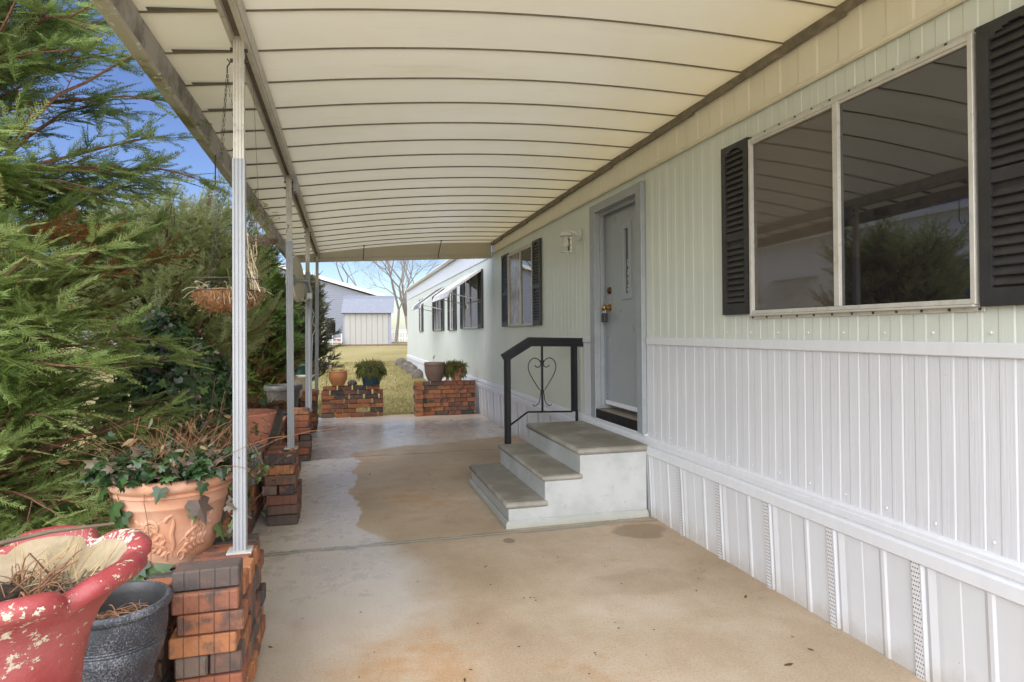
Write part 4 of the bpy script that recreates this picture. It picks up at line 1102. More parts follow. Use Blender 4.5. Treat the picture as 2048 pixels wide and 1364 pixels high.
# --- flaking red urn in the near corner
UC = (-.655, 1.475, .368)
def urn():
    root = thing('red_urn', 'large flaking red garden urn with a scalloped rim in the near corner', 'garden urn', UC)
    def fn(th, r, z):
        k = abs(cos(3.5*th + .9)); lob = min(1, k*1.9)**.6*.75 + .25*k
        w_ = max(0, min(1, (z - .24)/.22)); fl = max(0, min(1, (r - .14)/.08))
        nz_ = noise.noise(Vector((cos(th)*2.5, sin(th)*2.5, z*5)))
        return r*(1 + .17*w_*fl*(lob - .8) + .012*nz_), z + .034*w_*fl*(lob - .75) + .006*nz_*w_
    out = [(0, 0), (.135, 0), (.140, .012), (.136, .03), (.112, .05), (.10, .075), (.118, .10), (.150, .125), (.160, .155), (.156, .185), (.136, .21), (.128, .23), (.128, .26), (.133, .31), (.145, .37), (.166, .42), (.194, .458), (.220, .474), (.238, .484), (.250, .496), (.251, .510), (.243, .521), (.229, .525), (.214, .521), (.205, .510)]
    b = MB(); b.lathe(out, UC, 112, fn); b.build('urn_body', M['redurn'], root, smooth=True, ang=50)
    b = MB(); b.lathe([(.205, .510), (.184, .482), (.156, .44), (.134, .40), (.124, .385)], UC, 112, fn); b.build('urn_inside', M['urnliner'], root, smooth=True)
    s_ = MB(); rr = random.Random(2); rings = []
    for q in (.001, .3, .6, .85, 1.12): 
        row = [(UC[0] + .152*q*cos(2*pi*i/24), UC[1] + .152*q*sin(2*pi*i/24), UC[2] + .432 + .014*(1-q) + rr.gauss(0, .006)) for i in range(24)]; rings.append(row + [row[0]])
    s_.grid(rings); s_.build('soil', M['soil'], root, smooth=True)
urn()
def urn_plant():
    rr = random.Random(12); base = (UC[0], UC[1], UC[2] + .40); root = thing('dead_plant', 'dead brown flower stems and root ball inside the red urn', 'dead plant', base, 'dead plants in pots')
    b = MB(); c = Vector((UC[0] - .02, UC[1] - .03, UC[2] + .455))
    b.lathe([(0, -.03), (.04, -.025), (.062, .0), (.055, .022), (.03, .036), (0, .04)], c, 20, lambda th, r, z: (r*(1 + .25*noise.noise(Vector((cos(th)*2, sin(th)*2, z*40)))), z)); b.build('root_ball', M['soil'], root, smooth=True)
    b = MB()
    for i in range(34):
        a = rr.uniform(0, 2*pi); L = rr.uniform(.03, .085); p0 = c + Vector((rr.gauss(.03, .05), rr.gauss(.03, .05), .0)); w0 = rr.uniform(.0012, .0034)
        e = p0 + Vector((cos(a)*L, sin(a)*L*.7, rr.uniform(-.01, .07))); ps = curly(p0, e, 7, rr.uniform(.0, .04), rr); b.tube(ps, [w0*(1 - .1*k) for k in range(7)], 5)
    b.build('stems', M['stem'], root, smooth=True)
    b = litter(None, (UC[0], UC[1], UC[2] + .440), .150, 300, 3, h=.03); b.build('litter', M['twig'], root)
    b = MB()
    for i in range(34):
        a = rr.uniform(0, pi); q = Vector((UC[0] + rr.uniform(-.05, .13), UC[1] + rr.uniform(.04, .17), UC[2] + .44)); d = Vector((rr.gauss(.03, .05), rr.gauss(.02, .04), rr.uniform(.02, .11)))
        b.tube([q, q + d*.5 + Vector((0, 0, .006)), q + d], [.0014, .0012, .0007], 4, False)
    b.build('straw', M['straw'], root)
    n = 26; P = [[UC[0] + rr.gauss(.0, .07), UC[1] + rr.gauss(-.03, .06), UC[2] + .45 + rr.random()*.02] for i in range(n)]
    V, t = scatter(SLEAF, P, [[rr.gauss(0, 1), rr.gauss(0, 1), rr.gauss(0, .15)] for i in range(n)], [[rr.gauss(0, .3), rr.gauss(0, .3), 1] for i in range(n)], [rr.uniform(.03, .06) for i in range(n)], np.array([rr.uniform(.3, 1) for i in range(n)]))
    tris_mesh('fallen_leaves', V, M['deadleaf'], root, t)
    s_ = thing('fallen_stick', 'long dark stick lying across the rim of the red urn', 'stick', (UC[0], UC[1], UC[2] + .53))
    b = MB(); b.tube([(UC[0] - .30, UC[1] - .03, UC[2] + .515), (UC[0] - .12, UC[1] + .07, UC[2] + .535), (UC[0] + .02, UC[1] + .15, UC[2] + .545), (UC[0] + .13, UC[1] + .205, UC[2] + .538)], [.006, .0055, .005, .0035], 7); b.build('shaft', M['twig'], s_, smooth=True)
urn_plant()
def weeds():
    rr = random.Random(31); b = MB(); root = thing('dry_weed', 'fine orange dry weed stalks in front of the red urn', 'weed', (-.50, 1.22, .30))
    for i in range(30):
        p0 = Vector((-.50 + rr.gauss(0, .03), 1.235 + rr.gauss(0, .012), .31)); e = p0 + Vector((rr.gauss(0, .05), rr.gauss(0, .01), rr.uniform(.2, .36)))
        ps = curly(p0, e, 5, 0, rr); b.tube(ps, .0007, 3, False)
        for k in range(3):
            q = ps[2].lerp(ps[4], rr.random()); f = q + Vector((rr.gauss(0, .025), rr.gauss(0, .01), rr.uniform(.0, .04))); b.tube([q, q.lerp(f, .5) + Vector((0, 0, .004)), f], .0006, 3, False)
    b.build('stalks', M['straw'], root)
weeds()
# --- blue black speckled pot
BC = (-.682, 2.19, .285)
bl = thing('speckled_pot', 'blue black speckled pot with bare soil beside the red urn', 'flower pot', BC, 'flower pots around the patio')
b = MB(); b.lathe([(0.0000, 0), (0.0994, 0), (0.1051, .008), (0.1040, .016), (0.1006, .02), (0.1153, .055), (0.1311, .095), (0.1384, .13), (0.1362, .133), (0.1396, .139), (0.1373, .142), (0.1407, .148), (0.1384, .151), (0.1424, .160), (0.1435, .19), (0.1424, .215), (0.1401, .224), (0.1514, .228), (0.1571, .238), (0.1559, .248), (0.1480, .255), (0.1379, .253)], BC, 56); b.build('pot_body', M['speckled'], bl, smooth=True, ang=50)
b = MB(); b.lathe([(0.1379, .253), (0.1322, .244), (0.1288, .222), (0.1266, .19), (0.1220, .16)], BC, 56); b.build('pot_inside', M['blackplastic'], bl, smooth=True)
b = MB(); b.lathe([(.001, .185), (.06, .19), (.105, .183), (.127, .18)], BC, 24); b.build('soil', M['soil'], bl, smooth=True)
b = litter(None, (BC[0], BC[1], BC[2] + .186), .10, 130, 5, h=.02); b.build('litter', M['stem'], bl)
# --- big pale terracotta pot with scrolls in relief
TC = (-.672, 2.82, .45)
def big_terra():
    root = thing('scroll_pot', 'large pale terracotta pot with leaf scroll relief and ivy on top', 'flower pot', TC, 'flower pots around the patio')
    prof = [(0, 0), (.128, 0), (.134, .006), (.140, .03), (.147, .045), (.150, .05), (.170, .12), (.185, .19), (.194, .235), (.199, .24), (.199, .246), (.197, .25), (.203, .275), (.205, .282), (.212, .285), (.212, .292), (.207, .296), (.214, .303), (.224, .312), (.228, .326), (.224, .338), (.214, .346), (.200, .348), (.192, .342), (.186, .30)]
    k = 1.02; prof = [(r*k, z) for r, z in prof]
    b = MB(); b.lathe(prof, TC, 64); b.build('pot_body', M['terra'], root, smooth=True, ang=50)
    b = MB(); b.lathe([(.001, .325), (.1, .322), (.195, .31)], TC, 24); b.build('soil', M['soil'], root, smooth=True)
    zs = [p_[1] for p_ in prof[2:9]]; rs = [p_[0] for p_ in prof[2:9]]
    def on(th, z, out=0): r_ = float(np.interp(z, zs, rs)) + out; return Vector((TC[0] + r_*cos(th), TC[1] + r_*sin(th), TC[2] + z))
    b = MB()
    def stroke(pts, w_):
        ps = [on(th, z, -.0005) for th, z in pts]; n_ = len(ps); b.tube(ps, [w_*(.35 + .65*sin(pi*(i+.4)/(n_-.2))) for i in range(n_)], 8)
    for c0 in (radians(-74),):
        stroke([(c0 + .02*sin(9*t) - .05, .075 + .13*t) for t in [i/10 for i in range(11)]], .010)
        stroke([(c0 - .05 - .13*sin(2.2*t), .205 + .012*cos(3.4*t)) for t in [i/8 for i in range(9)]], .008)
        for s_ in (-1, 1):
            for row, (zb, rise, ln) in enumerate(((.065, .035, .62), (.10, .085, .72))):
                stem = lambda t: (c0 + s_*(.06 + ln*t), zb + rise*t + .018*sin(pi*t)); stroke([stem(i/12) for i in range(13)], .0055)
                for j in range(5):
                    t = .18 + .8*j/5; th0, z0_ = stem(t)
                    for up in (-1, 1):
                        L = .15*(1 - .35*t); stroke([(th0 + s_*L*q, z0_ + up*(.040*q - .016*q*q)) for q in [i/7 for i in range(8)]], .0085)
            cx, cz = c0 + s_*.42, .165
            for rad, wd in ((1, .0085), (.55, .006)): stroke([(cx + s_*.21*rad*(1 - .7*t)*cos(-1.2 + 5.4*t), cz + .052*rad*(1 - .7*t)*sin(-1.2 + 5.4*t)) for t in [i/24 for i in range(25)]], wd)
            stroke([(c0 + s_*(.13 - .07*cos(5*t)), .052 + .02*sin(5*t)) for t in [i/10 for i in range(11)]], .006)
    b.build('scroll_relief', M['terra'], root, smooth=True)
big_terra()
# --- the other pots on the ledge
LZ = .452
pot('clay_pot', 'faded pink flared clay pot with bare soil between first and second post', (-.715, 5.10, LZ), .216, .125, .31, 'pinkterra', rim=.006, rimh=.02)
pot('small_pot', 'small black glazed pot with a rolled lip behind the first post', (-.575, 4.10, LZ), .100, .07, .225, 'greypot', rim=.018, rimh=.022, belly=.014)
pot('black_pot', 'black pot with dry twigs standing behind the pink clay pot', (-.66, 5.90, LZ), .15, .10, .27, 'blackpot', rim=.01, rimh=.03, belly=.01)
pot('black_pot', 'big grey black ribbed pot on the ledge behind the second post', (-.665, 7.50, LZ + .01), .205, .145, .31, 'blackpot', rim=.022, rimh=.055)
pot('plastic_tub', 'cream plastic tub behind the big black pot', (-.63, 9.35, LZ), .20, .175, .30, 'creampot', rim=.012, rimh=.03, soil=False)
pot('plastic_tub', 'dark green plastic tub behind the cream tub', (-.66, 9.83, LZ + .16), .185, .17, .27, 'greenpot', rim=.01, rimh=.03)
WZ = .512
OFN = lambda th, r, z: (r*(1 + .012*(1 if sin(24*th) > 0 else -1)*(1 if .02 < z < .2 else 0)), z)
pot('orange_pot', 'empty orange plastic pot on the far left brick wall', (-.105, 10.48, WZ), .148, .092, .235, 'orangepot', rim=.006, rimh=.018, belly=.022, n=96, fn=OFN)
pot('glazed_pot', 'blue green glazed pot with trailing greenery on the far left brick wall', (.415, 10.47, WZ), .192, .135, .29, 'tealpot', rim=.01, rimh=.03)
pot('brown_pot', 'plain brown plastic pot on the far right brick wall', (1.418, 10.29, .56), .172, .112, .30, 'brownpot', rim=.004, rimh=.06, belly=.016)
pot('clay_pot', 'small terracotta pot with a withered plant on the far right brick wall', (1.775, 10.29, .56), .152, .082, .225, 'pinkterra', rim=.012, rimh=.045)

def spiky(name, label, c, rt, n, L, mat, seed, tint, droop=1.0, cat='plant', tm=None, group='plants in pots', up=.5, stems=None):
    r = np.random.default_rng(seed); root = thing(name, label, cat, c, group); P, D, N, Sc, Ti = [], [], [], [], []
    T = tm if tm is not None else spray_template(8, 1, .05, .3, seed, curve=.9*droop)
    for i in range(n):
        a = r.uniform(0, 2*pi); d = rt*sqrt(r.random()); el = r.uniform(.05, 1.4)*up
        P.append([c[0] + d*cos(a), c[1] + d*sin(a), c[2] + r.uniform(-.01, .025)]); D.append([cos(a)*cos(el), sin(a)*cos(el), sin(el)]); N.append([0.2*r.normal(), .2*r.normal(), 1]); Sc.append(L*r.uniform(.5, 1.15)); Ti.append(np.clip(tint + r.normal(0, .17), 0, 1))
    V, t = scatter(T, P, D, N, Sc, np.array(Ti), rng=r); tris_mesh('foliage', V, M[mat], root, t)
    if stems:
        b = MB(); rr = random.Random(seed)
        for i in range(stems):
            a = rr.uniform(0, 2*pi); b.tube(curly((c[0], c[1], c[2] - .02), (c[0] + rt*1.3*cos(a), c[1] + rt*1.3*sin(a), c[2] + rr.uniform(.02, .14)), 5, .02, rr), .0018, 4, False)
        b.build('stems', M['stem'], root)
    return root
def mound(name, label, c, rt, n, hh, drape, L, seed, tint, side=None, cat='plant', stems=8):
    r = np.random.default_rng(seed); root = thing(name, label, cat, c, 'plants in pots'); T = spray_template(6, 0, .085, .42, seed, curve=.5); P, D, N, Sc, Ti = [], [], [], [], []
    for i in range(n):
        a = r.uniform(0, 2*pi) if side is None or r.random() < .45 else r.normal(side, .75)
        lump = 1 + .22*sin(3*a + seed) + .15*sin(7*a + 2)
        if r.random() < .5: d = rt*1.08*sqrt(r.random())*lump; z = hh*lump*(1 - (d/rt/1.3)**2)*r.uniform(.35, 1); dv = [cos(a)*.6 + r.normal(0, .5), sin(a)*.6 + r.normal(0, .5), r.uniform(.0, 1)]
        else: u_ = r.random()**1.3*lump; d = rt*(1.05 + .16*sin(pi*min(1, u_)))*1.0; z = .02 - drape*u_; dv = [cos(a)*.5 + r.normal(0, .35), sin(a)*.5 + r.normal(0, .35), -r.uniform(.3, 1.2)]
        P.append([c[0] + d*cos(a), c[1] + d*sin(a), c[2] + z]); D.append(dv); N.append([cos(a) + r.normal(0, .4), sin(a) + r.normal(0, .4), .5]); Sc.append(L*r.uniform(.5, 1.2)); Ti.append(np.clip(tint + r.normal(0, .2), 0, 1))
    V, t = scatter(T, P, D, N, Sc, np.array(Ti), rng=r); tris_mesh('foliage', V, M['heather'], root, t)
    b = MB(); rr = random.Random(seed)
    for i in range(stems): a = rr.uniform(0, 2*pi); b.tube(curly((c[0], c[1], c[2] - .02), (c[0] + rt*1.2*cos(a), c[1] + rt*1.2*sin(a), c[2] + rr.uniform(.04, .16)), 5, .02, rr), .0018, 4, False)
    b.build('stems', M['stem'], root)
mound('trailing_plant', 'bushy trailing green plant in the blue green glazed pot', (.415, 10.47, WZ + .285),   .18, 1500, .065, .15, .08, 5, .68, None)
mound('withered_plant', 'drooping withered green plant in the small terracotta pot', (1.765, 10.28, .56 + .222), .14, 650, .045, .17, .085, 6, .72, pi*1.15)
spiky('dead_plant', 'dead brown twigs in the black pot behind the pink pot', (-.66, 5.90, LZ + .25), .13, 120, .16, 'deadleaf', 8, .4, .6, group='dead plants in pots', cat='dead plant', stems=40)
spiky('dead_plant', 'few thin dry stalks in the orange pot', (-.105, 10.48, WZ + .19), .09, 16, .11, 'deadleaf', 9, .5, .2, group='dead plants in pots', cat='dead plant', up=1.0, stems=10)
rk = MB(); rk.lathe([(0, 0), (.05, .0), (.062, .03), (.05, .065), (.02, .085), (0, .088)], (.115, 10.45, WZ), 12, lambda th, r, z: (r*(1 + .3*sin(2*th + 1) + .12*sin(5*th)), z))
tag(rk.build('rock', M['stone'], smooth=True, ang=30), 'small dark rock on the far left brick wall between two pots', 'rock')
tg = thing('plant_tag', 'pale bird shaped plant marker on a stick in the brown pot', 'plant marker', (1.40, 10.29, .80))
b = MB(); b.tube([(1.40, 10.29, .80), (1.402, 10.29, .93)], .004, 6); b.build('stick', M['alu'], tg)
b = MB(); b.poly([(1.385, 10.287, .925), (1.40, 10.287, .915), (1.42, 10.287, .93), (1.415, 10.287, .955), (1.435, 10.287, .975), (1.41, 10.287, .975), (1.395, 10.287, .955)], (0, .006, 0)); b.build('bird_cutout', M['post'], tg)

# --- ivy and dry stems in the big terracotta pot
def ivy_pot():
    r = np.random.default_rng(55); rr = random.Random(55); c = np.array([TC[0], TC[1], TC[2] + .335]); root = thing('ivy_plant', 'dark ivy with dry reddish stems spilling from the big terracotta pot', 'ivy', tuple(c), 'plants in pots')
    P, D, N, Sc, Ti = [], [], [], [], []
    def leaf(p_, d, n_, s_, t_): P.append(p_); D.append(d); N.append(n_); Sc.append(s_); Ti.append(t_)
    for i in range(760):
        a = r.uniform(0, 2*pi); d = .25*sqrt(r.random())*(1.0 if sin(a) < .3 else 1.25); x = c[0] + d*cos(a) - (.06 if cos(a) < 0 else 0)*r.random(); z = c[2] + .015 + r.uniform(0, .095)*(1 - .6*(d/.3)**2)
        leaf([x, c[1] + d*sin(a), z], [r.normal(), r.normal(), r.normal(-.2, .4)], [r.normal(0, .6), r.normal(-.4, .6), 1], r.uniform(.03, .06), (r.uniform(.9, 1) if r.random() < .24 else np.clip(r.normal(.25, .18), 0, .8)))
    for th, z, s_, t_ in ((-2.35, .25, .085, .45), (-2.2, .215, .075, .3), (-2.5, .17, .09, .5), (-2.3, .11, .085, .3), (-2.05, .02, .085, .12), (-1.78, .0, .10, .55), (-2.2, -.02, .08, .8), (-1.6, -.015, .06, .7), (-.95, .245, .10, .93), (-.98, .215, .055, .8), (-.25, .11, .08, .86), (-2.6, .3, .07, .4), (-1.5, .315, .06, .15), (-.9, .31, .05, .3)):
        rad = float(np.interp(z, [0, .05, .24, .33], [.14, .158, .21, .24])) + .012
        leaf([c[0] + rad*cos(th), c[1] + rad*sin(th), TC[2] + z + .02], [.3*cos(th) + r.normal(0, .25), .3*sin(th), -.8], [cos(th), sin(th), .45], s_, t_)
    for i in range(30):
        leaf([TC[0] + .23 + r.normal(0, .02) + .02, TC[1] - .02 + r.normal(0, .05), TC[2] + r.uniform(.08, .36)], [r.normal(), r.normal(), -1], [.6, -1, .4], r.uniform(.025, .045), r.uniform(.5, 1))
    V, t = scatter(LEAF, P, D, N, Sc, np.array(Ti), rng=r); tris_mesh('leaves', V, M['ivy'], root, t)
    b = MB()
    for i in range(110):
        a = rr.uniform(0, 2*pi); d = .2*sqrt(rr.random()); p0 = Vector((c[0] + d*cos(a), c[1] + d*sin(a), c[2])); e = p0 + Vector((rr.gauss(-.02, .14), rr.gauss(0, .12), rr.uniform(.02, .24))); b.tube(curly(p0, e, 5, rr.uniform(-.01, .05), rr), rr.uniform(.0006, .0012), 4, False)
    for th in (-2.3, -1.75, -.9, -2.5): b.tube(curly((c[0] + .23*cos(th), c[1] + .23*sin(th), c[2]), (c[0] + .18*cos(th), c[1] + .18*sin(th), c[2] - .28), 6, 0, rr), .0016, 5, False)
    b.build('stems', M['stem'], root)
    n = 130; P = [[c[0] + rr.gauss(-.02, .12), c[1] + rr.gauss(0, .12), c[2] + rr.uniform(.03, .12)] for i in range(n)]
    V, t = scatter(SLEAF, P, [[rr.gauss(0, 1), rr.gauss(0, 1), rr.gauss(0, .5)] for i in range(n)], [[rr.gauss(0, .5), rr.gauss(0, .5), 1] for i in range(n)], [rr.uniform(.02, .05) for i in range(n)], np.array([rr.uniform(.2, 1) for i in range(n)])); tris_mesh('dry_leaves', V, M['deadleaf'], root, t)
ivy_pot()
def wilted():
    root = thing('wilted_sprig', 'wilted yellow green sprig hanging over the lip of the small black pot', 'wilted plant', (-.54, 4.0, .60)); b = MB(); rr = random.Random(3)
    c = (-.585, 4.05, LZ + .21); P = []
    for k, (dx, dz) in enumerate(((.13, -.10), (.10, -.13), (.06, -.08), (.03, -.06))):
        pts = [Vector((c[0] + dx*t, c[1] - .07*t, c[2] + .05*sin(pi*min(1, t*1.2)) + dz*t*t)) for t in [i/7 for i in range(8)]]; b.tube(pts, .002, 5, False); P.append(pts[-1])
    b.build('stems', M['straw'], root); Q = []; n = 22
    for i in range(n): p_ = P[i % 4]; Q.append([p_.x + rr.gauss(0, .014), p_.y + rr.gauss(0, .01), p_.z + rr.gauss(0, .018)])
    V, t = scatter(LEAF, Q, [[rr.gauss(0, .5), rr.gauss(0, .5), -1] for i in range(n)], [[rr.gauss(.3, .5), -1, rr.gauss(0, .5)] for i in range(n)], [rr.uniform(.025, .045) for i in range(n)], np.array([rr.uniform(.72, .95) for i in range(n)])); tris_mesh('leaves', V, M['ivy'], root, t)
wilted()

# ================================================================== HANGING BASKET, DISH, HOOKS
def basket():
    c = Vector((-.505, 3.06, 1.535)); R_ = .132; root = thing('hanging_basket', 'hanging coir basket on chains behind the first post', 'hanging basket', tuple(c)); rr = random.Random(9)
    b = MB(); b.lathe([(.0, -.085), (.05, -.082), (.09, -.066), (.118, -.035), (.130, 0.0), (.128, .008), (.118, .004), (.10, -.02), (.05, -.03), (0, -.032)], c, 36, lambda th, r, z: (r*(1 + .06*noise.noise(Vector((cos(th)*3, sin(th)*3, z*30)))), z + .006*sin(7*th))); b.build('coir_liner', M['coir'], root, smooth=True)
    b = MB()
    for i in range(700):
        a = rr.uniform(0, 2*pi); t = rr.random(); r_ = R_*(1 - .55*t*t) + .003; z = -.08*t; p0 = c + Vector((r_*cos(a), r_*sin(a), z)); q = p0 + Vector((cos(a)*rr.uniform(0, .014) + rr.gauss(0, .01), sin(a)*rr.uniform(0, .014) + rr.gauss(0, .01), rr.gauss(-.004, .014))); b.tube([p0, p0.lerp(q, .5) + Vector((0, 0, .002)), q], .0006, 3, False)
    b.build('coir_fibre', M['coir'], root)
    b = MB(); ring = lambda r_, z: [(c.x + r_*cos(2*pi*i/36), c.y + r_*sin(2*pi*i/36), c.z + z) for i in range(37)]
    b.tube(ring(R_, .006), .003, 6, False); b.tube(ring(R_ + .012, .055), .0022, 6, False)
    for k in range(8): a = k*pi/4; b.tube([(c.x + R_*cos(a), c.y + R_*sin(a), c.z), (c.x + R_*.8*cos(a), c.y + R_*.8*sin(a), c.z - .055), (c.x, c.y, c.z - .09)], .0018, 5, False)
    b.build('wire_frame', M['wire'], root, smooth=True)
    top = Vector((c.x, c.y, 2.52))
    for k in range(3):
        a = 2.2 + k*2*pi/3; p0 = Vector((c.x + R_*cos(a), c.y + R_*sin(a), c.z + .006)); ch = MB(); n = 46
        for i in range(n):
            q = p0.lerp(top, i/n); q2 = p0.lerp(top, (i + .8)/n); d = (q2 - q).normalized(); sd_ = d.cross(Vector((cos(i*pi/2 + a), sin(i*pi/2 + a), 0))).normalized()*.0038
            ch.tube([q + sd_, q2 + sd_], .0011, 4, False); ch.tube([q - sd_, q2 - sd_], .0011, 4, False)
        ch.build('chain', M['wire'], root)
    b = MB(); b.tube([top, top + Vector((0, 0, .03)), top + Vector((.012, 0, .05)), top + Vector((0, 0, .065))], .003, 6); b.build('hook', M['wire'], root)
    pl = thing('dead_plant', 'bleached dead vines and moss straggling over the hanging coir basket', 'dead plant', tuple(c), 'dead plants in pots'); b = MB()
    for i in range(55):
        a = rr.uniform(0, 2*pi); p0 = c + Vector((R_*.9*cos(a), R_*.9*sin(a), .01)); e = p0 + Vector((cos(a)*rr.uniform(-.03, .04) + rr.gauss(0, .03), sin(a)*.02, rr.uniform(-.07, .035))); b.tube(curly(p0, e, 5, .012, rr), .0008, 4, False)
    for i in range(14): b.tube(curly(c + Vector((.11 + rr.gauss(0, .015), rr.gauss(-.03, .03), .0)), c + Vector((.09 + rr.gauss(0, .02), rr.gauss(-.03, .03), rr.uniform(.12, .30))), 7, .0, rr), .002, 4, False)
    b.build('vines', M['pale'], pl)
    n = 420; r = np.random.default_rng(4); Q = []
    for i in range(n):
        if i < 200: a = r.uniform(0, 2*pi); Q.append([c.x + (R_ + r.normal(0, .012))*cos(a), c.y + (R_ + r.normal(0, .012))*sin(a), c.z + r.normal(-.012, .022)])
        else: Q.append([c.x + .105 + r.normal(0, .018), c.y - .03 + r.normal(0, .02), c.z + r.uniform(-.06, .24)])
    V, t = scatter(SLEAF, Q, r.normal(0, 1, (n, 3)), r.normal(0, 1, (n, 3)), r.uniform(.01, .026, n), r.uniform(.75, 1, n)); tris_mesh('moss', V, M['deadleaf'], pl, t)
    wr_ = thing('twig_wreath', 'small twig wreath hanging above the basket beside the first post', 'wreath', (c.x + .12, c.y + .05, 1.78)); b = MB()
    for k in range(14):
        ph = rr.uniform(0, 6); b.tube([(c.x + .125 + (.075 + .008*sin(3*t + ph))*cos(t), c.y + .05 + .075*sin(t), 1.775 + .012*sin(2*t + ph) + rr.gauss(0, .002)) for t in [2*pi*i/24 for i in range(25)]], .0022, 4, False)
    for k in range(4):
        a = k*pi/2 + .4; b.tube([(c.x + .125 + .07*cos(a), c.y + .05 + .07*sin(a), 1.78), (c.x + .125 + .03*cos(a), c.y + .05 + .03*sin(a), 1.88), (c.x + .125, c.y + .05, 1.93)], .0016, 4, False)
    for k in range(26):
        p0 = Vector((c.x + .125 + rr.gauss(0, .05), c.y + .05 + rr.gauss(0, .03), rr.uniform(1.77, 1.94))); b.tube([p0, p0 + Vector((rr.gauss(0, .03), rr.gauss(0, .02), rr.gauss(0, .03)))], .0013, 4, False)
    b.tube([(c.x + .125, c.y + .05, 1.93), (c.x + .10, c.y + .06, 2.54)], .001, 4, False)
    b.build('twigs', M['twig'], wr_)
basket()
hk = thing('metal_hook', 'thin metal S hook hanging from the gutter near the first post', 'hook', (-.72, 4.2, 2.3)); b = MB(); gx = ceil_row(4.2)[0]
b.tube([(gx[0] - .02, 4.2, gx[2] - .09), (gx[0] - .02, 4.2, 2.27), (gx[0] - .035, 4.19, 2.235), (gx[0] - .055, 4.18, 2.24), (gx[0] - .06, 4.18, 2.27)], .004, 6); b.build('wire_bend', M['wire'], hk, smooth=True)
def dish():
    c = Vector((-.478, 6.98, 1.918)); root = thing('satellite_dish', 'cream satellite dish seen edge on behind the second post', 'satellite dish', (-.36, 7.0, .53))
    nrm = Vector((.965, -.24, .10)).normalized(); u_ = Vector((-nrm.y, nrm.x, 0)).normalized(); v_ = nrm.cross(u_); P = []; Pb = []
    for i in range(9):
        f = i/8; row = []; rb = []
        for k in range(41):
            a = 2*pi*k/40; q = c + (u_*cos(a)*.20 + v_*sin(a)*.235)*f + nrm*(-.055 + .055*f*f); row.append(q); rb.append(q - nrm*.012)
        P.append(row); Pb.append(rb)
    b = MB(); b.grid(P); b.grid(Pb); b.grid([P[-1], [q + nrm*.014 + (q - c)*.03 for q in P[-1]], [q - nrm*.014 + (q - c)*.03 for q in Pb[-1]], Pb[-1]]); b.build('reflector', M['dish'], root, smooth=True, recalc=False)
    b = MB(); bk = c - nrm*.07; b.tube([bk, bk - nrm*.05, Vector((-.37, 7.03, 1.90)), Vector((-.345, 7.04, 1.78)), Vector((-.352, 7.04, 1.5)), Vector((-.355, 7.04, .53))], [.022, .022, .02, .018, .018, .018], 10); b.build('mast', M['post'], root, smooth=True)
    b = MB(); b.tube([c - v_*.20 + nrm*0, c - v_*.24 + nrm*.06, c - v_*.20 + nrm*.10], .012, 8); b.cbox(c - v_*.19 + nrm*.11, (.05, .05, .06)); b.build('feed_arm', M['alu'], root)
    b = MB(); b.cbox(bk, (.09, .09, .12)); b.build('bracket', M['greyshade'], root, bevel=.01)
dish()
def cable():
    rr = random.Random(8); b = MB(); b.tube([(-.34, 7.02, 1.62), (-.31, 7.0, 1.55), (-.33, 6.99, 1.47), (-.29, 7.0, 1.40), (-.325, 6.99, 1.33), (-.335, 7.0, 1.1), (-.34, 7.0, .6)], .004, 6)
    tag(b.build('cable', M['post'], smooth=True), 'loose white cable hanging beside the dish mast', 'cable')
cable()
def stars():
    root = thing('star_ornament', 'two dark metal stars on a wire stake at the juniper edge', 'garden ornament', (-.28, 11.4, 0)); b = MB()
    b.tube([(-.33, 11.4, -.02), (-.31, 11.4, .45), (-.26, 11.4, .92)], .005, 5); b.build('stake', M['wire'], root)
    for x, z, s_ in ((-.325, .80, .075), (-.25, .93, .06)):
        q = MB(); q.poly([(x + s_*(1 if i % 2 == 0 else .42)*sin(i*pi/5 + .2), 11.39, z + s_*(1 if i % 2 == 0 else .42)*cos(i*pi/5 + .2)) for i in range(10)], (0, .008, 0)); q.build('star', M['blackiron'], root)
stars()

# ================================================================== EVERGREENS
T_NEAR = spray_template(12, 1, .024, .30, 1, .10)
T_NEAR2 = spray_template(9, 1, .028, .30, 2, .05)
T_ARB = spray_template(8, 1, .04, .40, 3, .10)
T_FAR = spray_template(6, 1, .05, .36, 4, .05)
GE = 'evergreens along the open side of the patio'
evergreen('cypress_tree', 'tall feathery green cypress at the near left with reddish dead tips', (-1.74, 3.30, -.04), 4.7, .92, 430, 'cypress', T_NEAR, .18, 101, z0=.25, elev=(2, 48), power=.5, dead=.025, tint=.56, stems=2, twigs=(7, 12), group=GE, sub=4, bias=1.25)
evergreen('juniper_bush', 'loose pale green juniper with upright tips behind the hanging basket', (-1.32, 5.35, -.04), 2.12, .84, 200, 'juniper', T_NEAR2, .21, 202, z0=.7, elev=(25, 62), power=.42, dead=.04, deadlow=.15, tint=.66, stems=3, twigs=(5, 9), group=GE, tipup=.25, cat='juniper')
evergreen('arborvitae', 'narrow dense green arborvitae with browned lower branches by the second post', (-1.14, 8.25, -.04), 2.42, .60, 250, 'arbor', T_ARB, .15, 303, z0=.2, elev=(25, 55), power=.35, dead=.05, deadlow=.5, tint=.52, twigs=(8, 12), group=GE, tipup=.15, cat='arborvitae')
evergreen('arborvitae', 'dark shaded arborvitae seen between the second and third posts', (-1.12, 10.3, -.04), 2.2, .56, 150, 'arbor', T_ARB, .15, 404, z0=.2, elev=(20, 50), power=.4, dead=.04, tint=.42, twigs=(7, 11), group=GE, cat='arborvitae')
